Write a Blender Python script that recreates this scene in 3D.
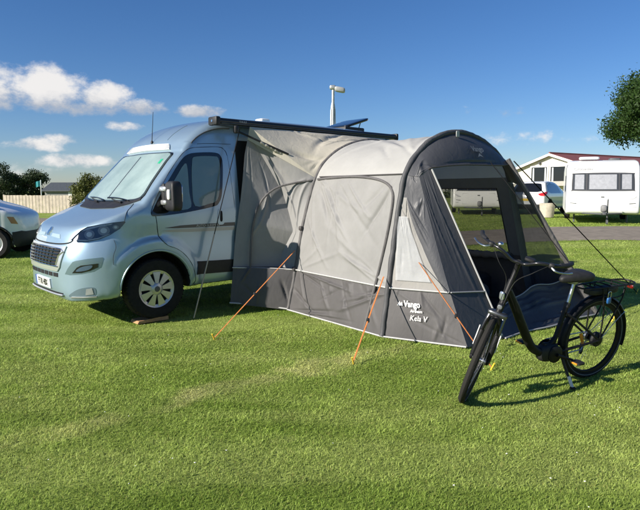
import bpy, bmesh, math, random
import numpy as np
from mathutils import Vector, Matrix
from mathutils.geometry import delaunay_2d_cdt

for o in list(bpy.data.objects): bpy.data.objects.remove(o)
S = bpy.context.scene
COL = S.collection
random.seed(7); RNG = np.random.default_rng(7)

# ------------------------------------------------------------------ camera
EYE = 1.58
cam = bpy.data.cameras.new('camera'); cam_o = bpy.data.objects.new('camera', cam); COL.objects.link(cam_o)
cam.sensor_width = 36; cam.lens = 36*580/640
cam_o.location = (0, 0, EYE)
cam_o.rotation_euler = (math.radians(90) - math.atan(65/580), 0, 0)
cam.clip_start = .05; cam.clip_end = 3000
S.camera = cam_o

# ------------------------------------------------------------------ sun and sky
SUN_EL = math.radians(27)
SUN_TRAVEL = math.radians(29)                 # heading of the light on the ground, from +X towards +Y
sun = bpy.data.lights.new('sun', 'SUN'); sun.energy = 5.0; sun.angle = math.radians(.53); sun.color = (1, .93, .82)
sun_o = bpy.data.objects.new('sun', sun); COL.objects.link(sun_o)
Ld = Vector((math.cos(SUN_TRAVEL)*math.cos(SUN_EL), math.sin(SUN_TRAVEL)*math.cos(SUN_EL), -math.sin(SUN_EL)))
sun_o.rotation_euler = Ld.to_track_quat('-Z', 'Y').to_euler()
sun_o.location = (-20, -10, 15)

SKY_STRENGTH = .056
world = bpy.data.worlds.new('World'); S.world = world; world.use_nodes = True
def build_world():
    nt = world.node_tree; N = nt.nodes; L = nt.links; N.clear()
    out = N.new('ShaderNodeOutputWorld'); bg = N.new('ShaderNodeBackground'); L.new(bg.outputs[0], out.inputs[0])
    bg.inputs[1].default_value = SKY_STRENGTH
    sky = N.new('ShaderNodeTexSky'); sky.sky_type = 'NISHITA'; sky.sun_disc = False
    sky.sun_elevation = SUN_EL
    to_sun = -Ld
    sky.sun_rotation = math.atan2(to_sun.x, to_sun.y)
    sky.altitude = 50; sky.air_density = 1.0; sky.dust_density = .1; sky.ozone_density = 4.5
    tc = N.new('ShaderNodeTexCoord')
    def M(op, a, b=None, c=None):
        n = N.new('ShaderNodeMath'); n.operation = op
        for k, v in enumerate((a, b, c)):
            if v is None: continue
            if isinstance(v, (int, float)): n.inputs[k].default_value = v
            else: L.new(v, n.inputs[k])
        return n.outputs[0]
    nrm = N.new('ShaderNodeVectorMath'); nrm.operation = 'NORMALIZE'; L.new(tc.outputs['Generated'], nrm.inputs[0])
    sep = N.new('ShaderNodeSeparateXYZ'); L.new(nrm.outputs[0], sep.inputs[0])
    az = M('MULTIPLY', M('ARCTAN2', sep.outputs[0], sep.outputs[1]), 57.2958)
    el = M('MULTIPLY', M('ARCSINE', sep.outputs[2]), 57.2958)
    def noise(scale, detail, rough, sx=1, sy=1):
        cb = N.new('ShaderNodeCombineXYZ'); L.new(M('MULTIPLY', az, sx), cb.inputs[0]); L.new(M('MULTIPLY', el, sy), cb.inputs[1])
        n = N.new('ShaderNodeTexNoise'); n.inputs['Scale'].default_value = scale; n.inputs['Detail'].default_value = detail
        n.inputs['Roughness'].default_value = rough; L.new(cb.outputs[0], n.inputs['Vector']); return n.outputs['Fac']
    nz = noise(.34, 11, .64, 1, 1.4)
    nz2 = noise(.11, 4, .5, 1, 2.6)
    def blob(a0, e0, ra, re, amp):
        x = M('DIVIDE', M('SUBTRACT', az, a0), ra); y = M('DIVIDE', M('SUBTRACT', el, e0), re)
        r2 = M('ADD', M('MULTIPLY', x, x), M('MULTIPLY', y, y))
        return M('MAXIMUM', M('MULTIPLY', M('SUBTRACT', 1, r2), amp), -2.5)
    blobs = [blob(-28.5, 8.7, 4.2, 2.2, 1.0), blob(-24.2, 8.9, 4.0, 2.1, 1.05), blob(-20.4, 8.3, 3.4, 1.6, 1.0), blob(-17.0, 7.5, 2.9, .95, .9), blob(-23, 7.4, 6.5, .9, .8),
             blob(-25.8, 3.9, 3.0, .65, .85), blob(-22.6, 2.6, 3.8, .70, .9), blob(-18.4, 5.8, 2.0, .55, .7), blob(-11.3, 7.4, 2.6, .65, .8), blob(-24.0, 4.4, 2.0, .6, .7), blob(-29.5, 1.7, 5, .8, .35), blob(17.5, 7.3, 3.6, .5, .20), blob(19.5, 4.6, 5, .5, .12)]
    dens = blobs[0]
    for b_ in blobs[1:]: dens = M('MAXIMUM', dens, b_)
    far = M('SUBTRACT', M('MULTIPLY', nz2, 1.9), 1.25)                       # scattered clouds in the rest of the sky
    far = M('SUBTRACT', far, M('MULTIPLY', M('LESS_THAN', M('ABSOLUTE', az), 42), 3.0))
    dens = M('MAXIMUM', dens, far)
    dens = M('ADD', dens, M('MULTIPLY', M('SUBTRACT', nz, .5), 3.0))
    mr = N.new('ShaderNodeMapRange'); mr.interpolation_type = 'SMOOTHSTEP'; L.new(dens, mr.inputs[0])
    mr.inputs[1].default_value = .0; mr.inputs[2].default_value = 1.0
    mask = M('MULTIPLY', mr.outputs[0], M('GREATER_THAN', el, 0))
    # thick cloud is greyer towards its base
    thick = N.new('ShaderNodeMapRange'); thick.interpolation_type = 'SMOOTHSTEP'
    low = M('LESS_THAN', el, 6.2)
    band = M('ADD', M('MULTIPLY', M('MULTIPLY', M('SUBTRACT', el, 8.1), .75), M('SUBTRACT', 1, low)), M('MULTIPLY', low, .1))
    L.new(M('ADD', band, M('MULTIPLY', M('SUBTRACT', nz, .5), 2.6)), thick.inputs[0])
    thick.inputs[1].default_value = -.75; thick.inputs[2].default_value = .55
    cc = N.new('ShaderNodeMix'); cc.data_type = 'RGBA'; L.new(thick.outputs[0], cc.inputs[0])
    cc.inputs[6].default_value = (5.0, 5.3, 5.9, 1); cc.inputs[7].default_value = (9.6, 9.3, 9.0, 1)
    mx = N.new('ShaderNodeMix'); mx.data_type = 'RGBA'; L.new(M('MULTIPLY', mask, .93), mx.inputs[0])
    hs = N.new('ShaderNodeHueSaturation'); hs.inputs['Saturation'].default_value = 1.15; L.new(sky.outputs[0], hs.inputs['Color'])
    tn = N.new('ShaderNodeMix'); tn.data_type = 'RGBA'; tn.blend_type = 'MULTIPLY'; tn.inputs[0].default_value = 1; L.new(hs.outputs[0], tn.inputs[6]); tn.inputs[7].default_value = (.90, .95, 1.13, 1)
    L.new(tn.outputs[2], mx.inputs[6]); L.new(cc.outputs[2], mx.inputs[7]); L.new(mx.outputs[2], bg.inputs[0])
build_world()

S.render.engine = 'CYCLES'
S.view_settings.view_transform = 'Standard'; S.view_settings.look = 'None'
S.view_settings.exposure = 0.80; S.view_settings.gamma = 1
S.view_settings.use_curve_mapping = False
# ------------------------------------------------------------------ helpers
MATS = {}
def mat(name, col, rough=.6, metal=0, coat=0, var=0, vscale=8, bump=0, bscale=60, trans=0, alpha=1, spec=.5, sheen=0, col2=None, transl=0, ior=1.45, emis=0):
    """principled material: base colour broken up by noise, optional fine relief"""
    if name in MATS: return MATS[name]
    m = bpy.data.materials.new(name); m.use_nodes = True; nt = m.node_tree; N = nt.nodes; L = nt.links
    p = N['Principled BSDF']; out = N['Material Output']
    c = tuple(col) + (1,)
    p.inputs['Base Color'].default_value = c; p.inputs['Roughness'].default_value = rough; p.inputs['Metallic'].default_value = metal
    p.inputs['Coat Weight'].default_value = coat; p.inputs['Coat Roughness'].default_value = .05
    p.inputs['Transmission Weight'].default_value = trans; p.inputs['Alpha'].default_value = alpha; p.inputs['IOR'].default_value = ior
    p.inputs['Specular IOR Level'].default_value = spec
    if emis: p.inputs['Emission Color'].default_value = c; p.inputs['Emission Strength'].default_value = emis
    if var or bump or col2:
        tc = N.new('ShaderNodeTexCoord')
    if var or col2:
        nz = N.new('ShaderNodeTexNoise'); nz.inputs['Scale'].default_value = vscale; nz.inputs['Detail'].default_value = 6; nz.inputs['Roughness'].default_value = .65
        L.new(tc.outputs['Object'], nz.inputs['Vector'])
        mr = N.new('ShaderNodeMapRange'); mr.inputs[1].default_value = .3; mr.inputs[2].default_value = .7; L.new(nz.outputs['Fac'], mr.inputs[0])
        mx = N.new('ShaderNodeMix'); mx.data_type = 'RGBA'; L.new(mr.outputs[0], mx.inputs[0])
        lo = tuple(x*(1-var) for x in col); hi = tuple(min(1, x*(1+var)) for x in col)
        if col2: lo, hi = col, col2
        mx.inputs[6].default_value = lo + (1,); mx.inputs[7].default_value = tuple(hi) + (1,)
        L.new(mx.outputs[2], p.inputs['Base Color'])
        r2 = N.new('ShaderNodeMapRange'); L.new(nz.outputs['Fac'], r2.inputs[0]); r2.inputs[3].default_value = max(0, rough-.08); r2.inputs[4].default_value = min(1, rough+.08)
        L.new(r2.outputs[0], p.inputs['Roughness'])
    if bump:
        b = N.new('ShaderNodeTexNoise'); b.inputs['Scale'].default_value = bscale; b.inputs['Detail'].default_value = 4; L.new(tc.outputs['Object'], b.inputs['Vector'])
        bn = N.new('ShaderNodeBump'); bn.inputs['Strength'].default_value = bump; bn.inputs['Distance'].default_value = .01; L.new(b.outputs['Fac'], bn.inputs['Height']); L.new(bn.outputs[0], p.inputs['Normal'])
    if transl:
        t = N.new('ShaderNodeBsdfTranslucent'); t.inputs[0].default_value = c
        if var or col2: L.new(mx.outputs[2], t.inputs[0])
        ms = N.new('ShaderNodeMixShader'); ms.inputs[0].default_value = transl; L.new(p.outputs[0], ms.inputs[1]); L.new(t.outputs[0], ms.inputs[2]); L.new(ms.outputs[0], out.inputs[0])
    MATS[name] = m
    return m

def link_mesh(name, verts, faces, m=None, parent=None, smooth=True, angle=None):
    me = bpy.data.meshes.new(name); me.from_pydata([tuple(v) for v in verts], [], [tuple(int(i) for i in f) for f in faces]); me.update()
    bm_ = bmesh.new(); bm_.from_mesh(me); bmesh.ops.recalc_face_normals(bm_, faces=bm_.faces); bm_.to_mesh(me); bm_.free()
    if smooth:
        me.polygons.foreach_set('use_smooth', [True]*len(me.polygons))
        if angle: me.set_sharp_from_angle(angle=math.radians(angle))
    if m: me.materials.append(m)
    o = bpy.data.objects.new(name, me); COL.objects.link(o)
    if parent: o.parent = parent
    return o

def np_mesh(name, V, tris, m=None, parent=None, smooth=False, quads=None):
    """big mesh straight from arrays"""
    me = bpy.data.meshes.new(name); V = np.asarray(V, np.float32)
    F = np.asarray(tris if quads is None else quads, np.int32); k = F.shape[1]
    me.vertices.add(len(V)); me.vertices.foreach_set('co', V.ravel())
    me.loops.add(F.size); me.loops.foreach_set('vertex_index', F.ravel())
    me.polygons.add(len(F)); me.polygons.foreach_set('loop_start', np.arange(0, F.size, k, dtype=np.int32))
    me.polygons.foreach_set('loop_total', np.full(len(F), k, np.int32))
    me.polygons.foreach_set('use_smooth', np.full(len(F), smooth))
    me.update(calc_edges=True); me.validate()
    if m: me.materials.append(m)
    o = bpy.data.objects.new(name, me); COL.objects.link(o)
    if parent: o.parent = parent
    return o

def thing(name, label, cat, loc=(0, 0, 0), rz=0, group=None, rx=0, ry=0):
    o = bpy.data.objects.new(name, None); COL.objects.link(o); o.empty_display_size = .1
    o.location = loc; o.rotation_euler = (rx, ry, rz)
    return tag(o, label, cat, group)
def tag(o, label, cat, group=None):
    o['label'] = label; o['category'] = cat
    if group: o['group'] = group
    return o
def structure(o): o['kind'] = 'structure'; return o

def frame_of(d):
    d = np.array(d, float); d /= np.linalg.norm(d)
    a = np.array([0, 0, 1.]) if abs(d[2]) < .9 else np.array([1., 0, 0])
    u = np.cross(a, d); u /= np.linalg.norm(u); return u, np.cross(d, u)

class MB:
    """collects shapes into one mesh"""
    def __init__(s): s.v = []; s.f = []
    def add(s, V, F):
        n = len(s.v); s.v += [tuple(map(float, p)) for p in V]; s.f += [tuple(i+n for i in f) for f in F]; return s
    def box(s, lo, hi, M=None, bev=0):
        if bev:
            bm = bmesh.new(); bmesh.ops.create_cube(bm, size=1)
            c = [(lo[k]+hi[k])/2 for k in range(3)]; d = [hi[k]-lo[k] for k in range(3)]
            for q in bm.verts: q.co = Vector([c[k]+q.co[k]*d[k] for k in range(3)])
            bmesh.ops.bevel(bm, geom=bm.edges[:], offset=bev, segments=2, affect='EDGES', profile=.5)
            bm.verts.index_update(); V = [np.array(q.co) for q in bm.verts]; F = [[q.index for q in f.verts] for f in bm.faces]; bm.free()
        else:
            V = [np.array((x, y, z), float) for x in (lo[0], hi[0]) for y in (lo[1], hi[1]) for z in (lo[2], hi[2])]
            F = [(0, 1, 3, 2), (4, 6, 7, 5), (0, 4, 5, 1), (2, 3, 7, 6), (0, 2, 6, 4), (1, 5, 7, 3)]
        if M is not None: V = [np.array(M @ Vector(p)) for p in V]
        return s.add(V, F)
    def tube(s, pts, r, n=8, cap=True, smooth=0, closed=False, flat=1.0):
        P = np.array(pts, float)
        if smooth: P = catmull(P, smooth, closed)
        m = len(P); R = np.array(r, float) if np.ndim(r) else np.full(m, float(r))
        if len(R) != m: R = np.interp(np.linspace(0, 1, m), np.linspace(0, 1, len(R)), R)
        V = []; u = None
        for i in range(m):
            if closed: d = P[(i+1) % m]-P[i-1]
            else: d = P[min(i+1, m-1)]-P[max(i-1, 0)]
            ln = np.linalg.norm(d); d = d/ln if ln > 1e-9 else np.array([0, 0, 1.])
            if u is None: u, w = frame_of(d)
            else:
                u = u - d*(u @ d); u /= np.linalg.norm(u); w = np.cross(d, u)
            for k in range(n):
                a = 2*math.pi*k/n; V.append(P[i]+R[i]*(math.cos(a)*u+flat*math.sin(a)*w))
        F = []
        for i in range(m if closed else m-1):
            j = (i+1) % m
            for k in range(n): F.append((i*n+k, i*n+(k+1) % n, j*n+(k+1) % n, j*n+k))
        if cap and not closed: F += [tuple(range(n-1, -1, -1)), tuple((m-1)*n+k for k in range(n))]
        return s.add(V, F)
    def lathe(s, prof, n=32, axis='y', c=(0, 0, 0), close=False):
        """profile of (radius, offset along axis)"""
        V = []; m = len(prof)
        for r, h in prof:
            for k in range(n):
                a = 2*math.pi*k/n; p, q = r*math.cos(a), r*math.sin(a)
                V.append({'y': (c[0]+p, c[1]+h, c[2]+q), 'z': (c[0]+p, c[1]+q, c[2]+h), 'x': (c[0]+h, c[1]+p, c[2]+q)}[axis])
        F = []
        for i in range(m if close else m-1):
            j = (i+1) % m
            for k in range(n): F.append((i*n+k, i*n+(k+1) % n, j*n+(k+1) % n, j*n+k))
        if not close:
            if prof[0][0] > 1e-6: F.append(tuple(range(n)))
            if prof[-1][0] > 1e-6: F.append(tuple((m-1)*n+k for k in range(n)))
        return s.add(V, F)
    def superbox(s, c, r, p=.5, nu=20, nv=12, M=None, warp=None):
        V = []; F = []
        f = lambda x: math.copysign(abs(x)**p, x)
        for j in range(nv+1):
            t = -math.pi/2+math.pi*j/nv
            for i in range(nu):
                a = 2*math.pi*i/nu
                q = np.array([r[0]*f(math.cos(t))*f(math.cos(a)), r[1]*f(math.cos(t))*f(math.sin(a)), r[2]*f(math.sin(t))])
                if warp: q = np.array(warp(q))
                if M is not None: q = np.array(M @ Vector(q))
                V.append(q+np.array(c))
        for j in range(nv):
            for i in range(nu): F.append((j*nu+i, j*nu+(i+1) % nu, (j+1)*nu+(i+1) % nu, (j+1)*nu+i))
        return s.add(V, F)
    def prism(s, poly, fn, t):
        """flat outline; fn(a,b,k) gives the 3-D point at depth k*t"""
        n = len(poly); V = [fn(a, b, 0) for a, b in poly]+[fn(a, b, t) for a, b in poly]
        F = [tuple(range(n)), tuple(range(2*n-1, n-1, -1))]+[(i, (i+1) % n, n+(i+1) % n, n+i) for i in range(n)]
        return s.add(V, F)
    def build(s, name, m, parent=None, smooth=True, angle=40):
        return link_mesh(name, s.v, s.f, m, parent, smooth, angle)

def text_shape(txt, size, shear=0, bold=0, spacing=1):
    cu = bpy.data.curves.new('txt', 'FONT'); cu.body = txt; cu.size = size; cu.shear = shear; cu.offset = bold; cu.space_character = spacing
    cu.align_x = 'CENTER'; cu.align_y = 'CENTER'; cu.resolution_u = 3
    o = bpy.data.objects.new('txt', cu); COL.objects.link(o)
    dg = bpy.context.evaluated_depsgraph_get(); me = o.evaluated_get(dg).to_mesh()
    V = [(v.co.x, v.co.y) for v in me.vertices]; F = [tuple(p.vertices) for p in me.polygons]
    o.evaluated_get(dg).to_mesh_clear(); bpy.data.objects.remove(o); bpy.data.curves.remove(cu)
    return V, F

def terrain(x, y):
    x = np.asarray(x, float); y = np.asarray(y, float)
    t = np.clip((y-8)/11, 0, 1); u = np.clip((x-1.0)/7, 0, 1)
    far = np.clip((y-90)/300, 0, 1)
    r = .42*t*t*(3-2*t)*u*u*(3-2*u)
    r = r + .018*np.sin(x*1.1+.6)*np.sin(y*.9+1)*np.clip((np.hypot(x, y)-1)/3, 0, 1) - far*far*4
    return r
# ------------------------------------------------------------------ numpy shape tools
def catmull(pts, n=6, closed=False):
    P = np.array(pts, float); out = []
    m = len(P)
    rng_ = range(m if closed else m - 1)
    for i in rng_:
        if closed: p0, p1, p2, p3 = P[i-1], P[i], P[(i+1) % m], P[(i+2) % m]
        else:
            p1, p2 = P[i], P[i+1]
            p0 = P[i-1] if i > 0 else 2*p1 - p2
            p3 = P[i+2] if i + 2 < m else 2*p2 - p1
        for k in range(n):
            t = k / n
            out.append(.5*((2*p1) + (p2-p0)*t + (2*p0-5*p1+4*p2-p3)*t*t + (3*p1-p0-3*p2+p3)*t**3))
    if not closed: out.append(P[-1])
    return np.array(out)

class PolyField:
    """signed distance to a closed polygon, tabulated on a grid and read bilinearly"""
    def __init__(s, poly, lo, hi, h=.02):
        s.lo = np.array(lo, float); s.h = h
        s.n = [int((hi[k]-lo[k])/h) + 2 for k in (0, 1)]
        X, Y = np.meshgrid(*[s.lo[k] + h*np.arange(s.n[k]) for k in (0, 1)], indexing='ij')
        d = np.full(X.shape, 1e9); ins = np.zeros(X.shape, bool)
        Q = np.array(poly)
        for a, b in zip(Q, np.roll(Q, -1, 0)):
            e = b - a; l2 = e @ e
            if l2 < 1e-12: continue
            t = np.clip(((X-a[0])*e[0] + (Y-a[1])*e[1])/l2, 0, 1)
            d = np.minimum(d, (X-a[0]-t*e[0])**2 + (Y-a[1]-t*e[1])**2)
            c = (a[1] > Y) != (b[1] > Y)
            with np.errstate(divide='ignore', invalid='ignore'):
                ins ^= c & (X < a[0] + (Y-a[1])/(e[1] if abs(e[1]) > 1e-12 else 1e-12)*e[0])
        s.g = np.where(ins, -1, 1)*np.sqrt(d)
    def __call__(s, x, y):
        u = np.clip((x-s.lo[0])/s.h, 0, s.n[0]-1.001); v = np.clip((y-s.lo[1])/s.h, 0, s.n[1]-1.001)
        i = u.astype(int); j = v.astype(int); fu = u-i; fv = v-j; g = s.g
        return (g[i, j]*(1-fu)+g[i+1, j]*fu)*(1-fv) + (g[i, j+1]*(1-fu)+g[i+1, j+1]*fu)*fv

def smax(a, b, k):
    h = np.maximum(k-np.abs(a-b), 0)/k
    return np.maximum(a, b) + h*h*k*.25
def smin(a, b, k): return -smax(-a, -b, k)
def sstep(a, b, x):
    t = np.clip((x-a)/(b-a), 0, 1); return t*t*(3-2*t)

# ------------------------------------------------------------------ camper van body (xb = metres behind the nose)
VAN_SIDE = PolyField(np.vstack([
    catmull([(.10, .27), (.02, .36), (-.015, .50), (-.02, .62), (.015, .78), (.045, .93), (.075, 1.03), (.16, 1.115), (.36, 1.215), (.58, 1.31), (.72, 1.375)], 5),
    catmull([(.74, 1.385), (1.02, 1.70), (1.33, 2.03)], 4),
    catmull([(1.345, 2.06), (1.46, 2.215), (1.60, 2.33), (1.78, 2.425), (2.05, 2.495), (2.5, 2.53), (3.4, 2.545), (4.6, 2.535), (5.1, 2.50), (5.3, 2.43), (5.385, 2.30), (5.40, 1.9), (5.41, 1.2), (5.41, .45)], 5),
    [(5.40, .36), (1.5, .34), (.5, .30)]]), (-.5, -.1), (6, 3.0), .02)
VAN_HW = np.array([(0, .86), (.27, .90), (.36, .975), (.46, 1.0), (.6, 1.012), (.8, 1.008), (1.0, 1.005), (1.15, 1.018), (1.27, 1.015), (1.38, .995), (1.6, .965), (2.0, .915), (2.25, .880), (2.40, .845), (2.6, .80)])
VAN_PLAN = PolyField(np.vstack([catmull([(5.45, .98), (5.3, 1.06), (4, 1.1), (1.2, 1.08), (.70, 1.04), (.46, .985), (.29, .90), (.16, .78), (.068, .62), (.016, .36), (0, 0)], 5), [(0, -1), (5.45, -1)]]), (-.5, -1.2), (6, 1.6), .02)

def van_sdf(xb, y, z):
    ya = np.abs(y)
    xb = xb + .05*(1-sstep(-.15, .80, xb))
    bow = .07*ya**2*sstep(.5, 1.3, z)*(1-.6*sstep(1.9, 2.4, z)*sstep(1.5, 2.2, xb))
    ds = VAN_SIDE(xb - bow*(1-sstep(2.2, 3.2, xb)), z + .050*ya**2*sstep(1.9, 2.4, z))
    hw = np.interp(z, VAN_HW[:, 0], VAN_HW[:, 1])
    r = np.hypot(xb-.955, (z-.40))
    flare = .034*(1-sstep(.545, .605, r))
    r2 = np.hypot(xb-4.40, (z-.40))
    flare = flare + .030*(1-sstep(.545, .605, r2))
    hollow = .012*np.exp(-((z-.93)/.13)**2)*sstep(1.2, 1.6, xb)
    dy = (ya - hw - flare + hollow)*.97
    dp = VAN_PLAN(xb - .12*(sstep(.7, 1.2, z)), ya)
    d = smax(ds, dy, .13 if np.isscalar(z) else np.where(z > 2.15, .12, .075))
    d = smax(d, dp, .06)
    # bumper step: the lower bumper stands proud of the grille band
    # bonnet hollow between the raised fenders
    for cx, cz in ((.955, .385), (4.40, .385)):
        rr = np.hypot(xb-cx, (z-cz)*1.0)
        well = np.maximum(np.maximum(rr-.435, .52-ya), -(z+1))
        d = smax(d, -well, .02)
    return d
def surface_net(sdf, lo, hi, h, project=3):
    lo = np.array(lo, float); n = [int(math.ceil((hi[k]-lo[k])/h))+1 for k in range(3)]
    ax = [lo[k]+h*np.arange(n[k]) for k in range(3)]
    X, Y, Z = np.meshgrid(*ax, indexing='ij'); D = sdf(X, Y, Z); ins = D < 0
    cn = [k-1 for k in n]; acc = np.zeros((*cn, 3)); cnt = np.zeros(cn)
    crossings = []
    for a in range(3):
        s0 = [slice(None)]*3; s1 = [slice(None)]*3; s0[a] = slice(0, -1); s1[a] = slice(1, None)
        d0, d1 = D[tuple(s0)], D[tuple(s1)]; cr = (d0 < 0) != (d1 < 0)
        I = np.argwhere(cr); t = d0[cr]/(d0[cr]-d1[cr]); P = lo+h*I.astype(float); P[:, a] += h*t
        o1, o2 = [k for k in range(3) if k != a]
        for e1 in (0, 1):
            for e2 in (0, 1):
                J = I.copy(); J[:, o1] -= e1; J[:, o2] -= e2
                ok = np.all((J >= 0) & (J < cn), axis=1)
                np.add.at(acc, tuple(J[ok].T), P[ok]); np.add.at(cnt, tuple(J[ok].T), 1)
        crossings.append((a, I, d0[cr] < 0))
    cells = np.argwhere(cnt > 0); idx = np.full(cn, -1); idx[tuple(cells.T)] = np.arange(len(cells))
    V = acc[cnt > 0]/cnt[cnt > 0][:, None]
    Q = []
    for a, I, flip in crossings:
        o1, o2 = (a+1) % 3, (a+2) % 3
        ok = (I[:, o1] > 0) & (I[:, o2] > 0) & (I[:, o1] < n[o1]-1) & (I[:, o2] < n[o2]-1)
        I, fl = I[ok], flip[ok]; quad = []
        for e1, e2 in ((0, 0), (-1, 0), (-1, -1), (0, -1)):
            J = I.copy(); J[:, o1] += e1; J[:, o2] += e2; quad.append(idx[tuple(J.T)])
        q = np.stack(quad, 1); q[~fl] = q[~fl][:, ::-1]; Q.append(q)
    Q = np.vstack(Q)
    for _ in range(project):
        d = sdf(V[:, 0], V[:, 1], V[:, 2]); g = sdf_grad(sdf, V)
        V = V-np.clip(d, -h*.6, h*.6)[:, None]*g
    return V, Q

def sdf_grad(sdf, V, e=.004):
    g = np.stack([sdf(*(V+np.eye(3)[k]*e).T)-sdf(*(V-np.eye(3)[k]*e).T) for k in range(3)], 1)
    return g/np.maximum(np.linalg.norm(g, axis=1), 1e-6)[:, None]

def march(sdf, O, d, far=3.0):
    P = O.copy(); d = np.asarray(d, float)
    T = np.zeros(len(O))
    for _ in range(160):
        s = sdf(P[:, 0], P[:, 1], P[:, 2]); T = np.minimum(T+np.clip(s*.6, -.02, .3), far); P = O+T[:, None]*d
    return P

# projections: 2-D drawing coordinates -> start point and direction (body frame: xb back, y left, z up)
def ax_side(sgn=1): return (lambda a, b: (a, 1.6*sgn, b)), (0, -sgn, 0)
def ax_front(): return (lambda a, b: (-.8, a, b)), (1, 0, 0)
def ax_diag(sgn=1):
    q = math.sqrt(.5)
    return (lambda a, b: (a*q-1.2*q, sgn*(a*q+1.2*q), b)), (q, -sgn*q, 0)
def ax_rear(x0): return (lambda a, b: (x0, a, b)), (-1, 0, 0)

def patch_geo(sdf, outline, axis, off=.004, depth=.012, h=.06, refine=True):
    fn, d = axis
    P = [np.array(p, float) for p in outline]
    B = []
    for a, b in zip(P, P[1:]+P[:1]):
        k = max(1, int(np.linalg.norm(b-a)/h)) if refine else 1
        B += [a+(b-a)*i/k for i in range(k)]
    nb = len(B); lo = np.min(B, 0); hi = np.max(B, 0); pts = [Vector(p) for p in B]
    poly = np.array(B)
    xs = np.arange(lo[0]+h*.5, hi[0], h); ys = np.arange(lo[1]+h*.5, hi[1], h)
    for x in xs:
        for y in ys:
            e = np.roll(poly, -1, 0)
            c = ((poly[:, 1] > y) != (e[:, 1] > y)); xi = poly[:, 0]+(y-poly[:, 1])/np.where(np.abs(e[:, 1]-poly[:, 1]) < 1e-9, 1e-9, e[:, 1]-poly[:, 1])*(e[:, 0]-poly[:, 0])
            if np.sum(c & (x < xi)) % 2 == 0: continue
            if np.min(np.hypot(poly[:, 0]-x, poly[:, 1]-y)) < h*.45: continue
            pts.append(Vector((x, y)))
    V2, E, F, ov, oe, of = delaunay_2d_cdt(pts, [(i, (i+1) % nb) for i in range(nb)], [], 1, 1e-5)
    O = np.array([fn(v[0], v[1]) for v in V2], float)
    H = march(sdf, O, d); g = sdf_grad(sdf, H, .012)
    top = H+g*off; V = [tuple(p) for p in top]; F = [tuple(f) for f in F]
    ring = [i for i in range(len(V2)) if any(k < nb for k in ov[i])]
    inv = {k: i for i in range(len(V2)) for k in ov[i] if k < nb}
    n0 = len(V); low = H-g*depth; order = [inv[i] for i in range(nb) if i in inv]
    V += [tuple(low[i]) for i in order]
    m = len(order)
    F += [(order[i], order[(i+1) % m], n0+(i+1) % m, n0+i) for i in range(m)]
    return V, F
def patch(name, sdf, outline, axis, m, parent, off=.004, depth=.012, h=.06, frame=lambda p: (-p[0], p[1], p[2]), angle=35):
    V, F = patch_geo(sdf, outline, axis, off, depth, h)
    return link_mesh(name, [frame(v) for v in V], F, m, parent, True, angle)
def on_surface(sdf, pts, axis, off=.004):
    fn, d = axis
    H = march(sdf, np.array([fn(a, b) for a, b in pts], float), d); return H+sdf_grad(sdf, H, .012)*off
def fr(p): return (-p[0], p[1], p[2])
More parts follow.
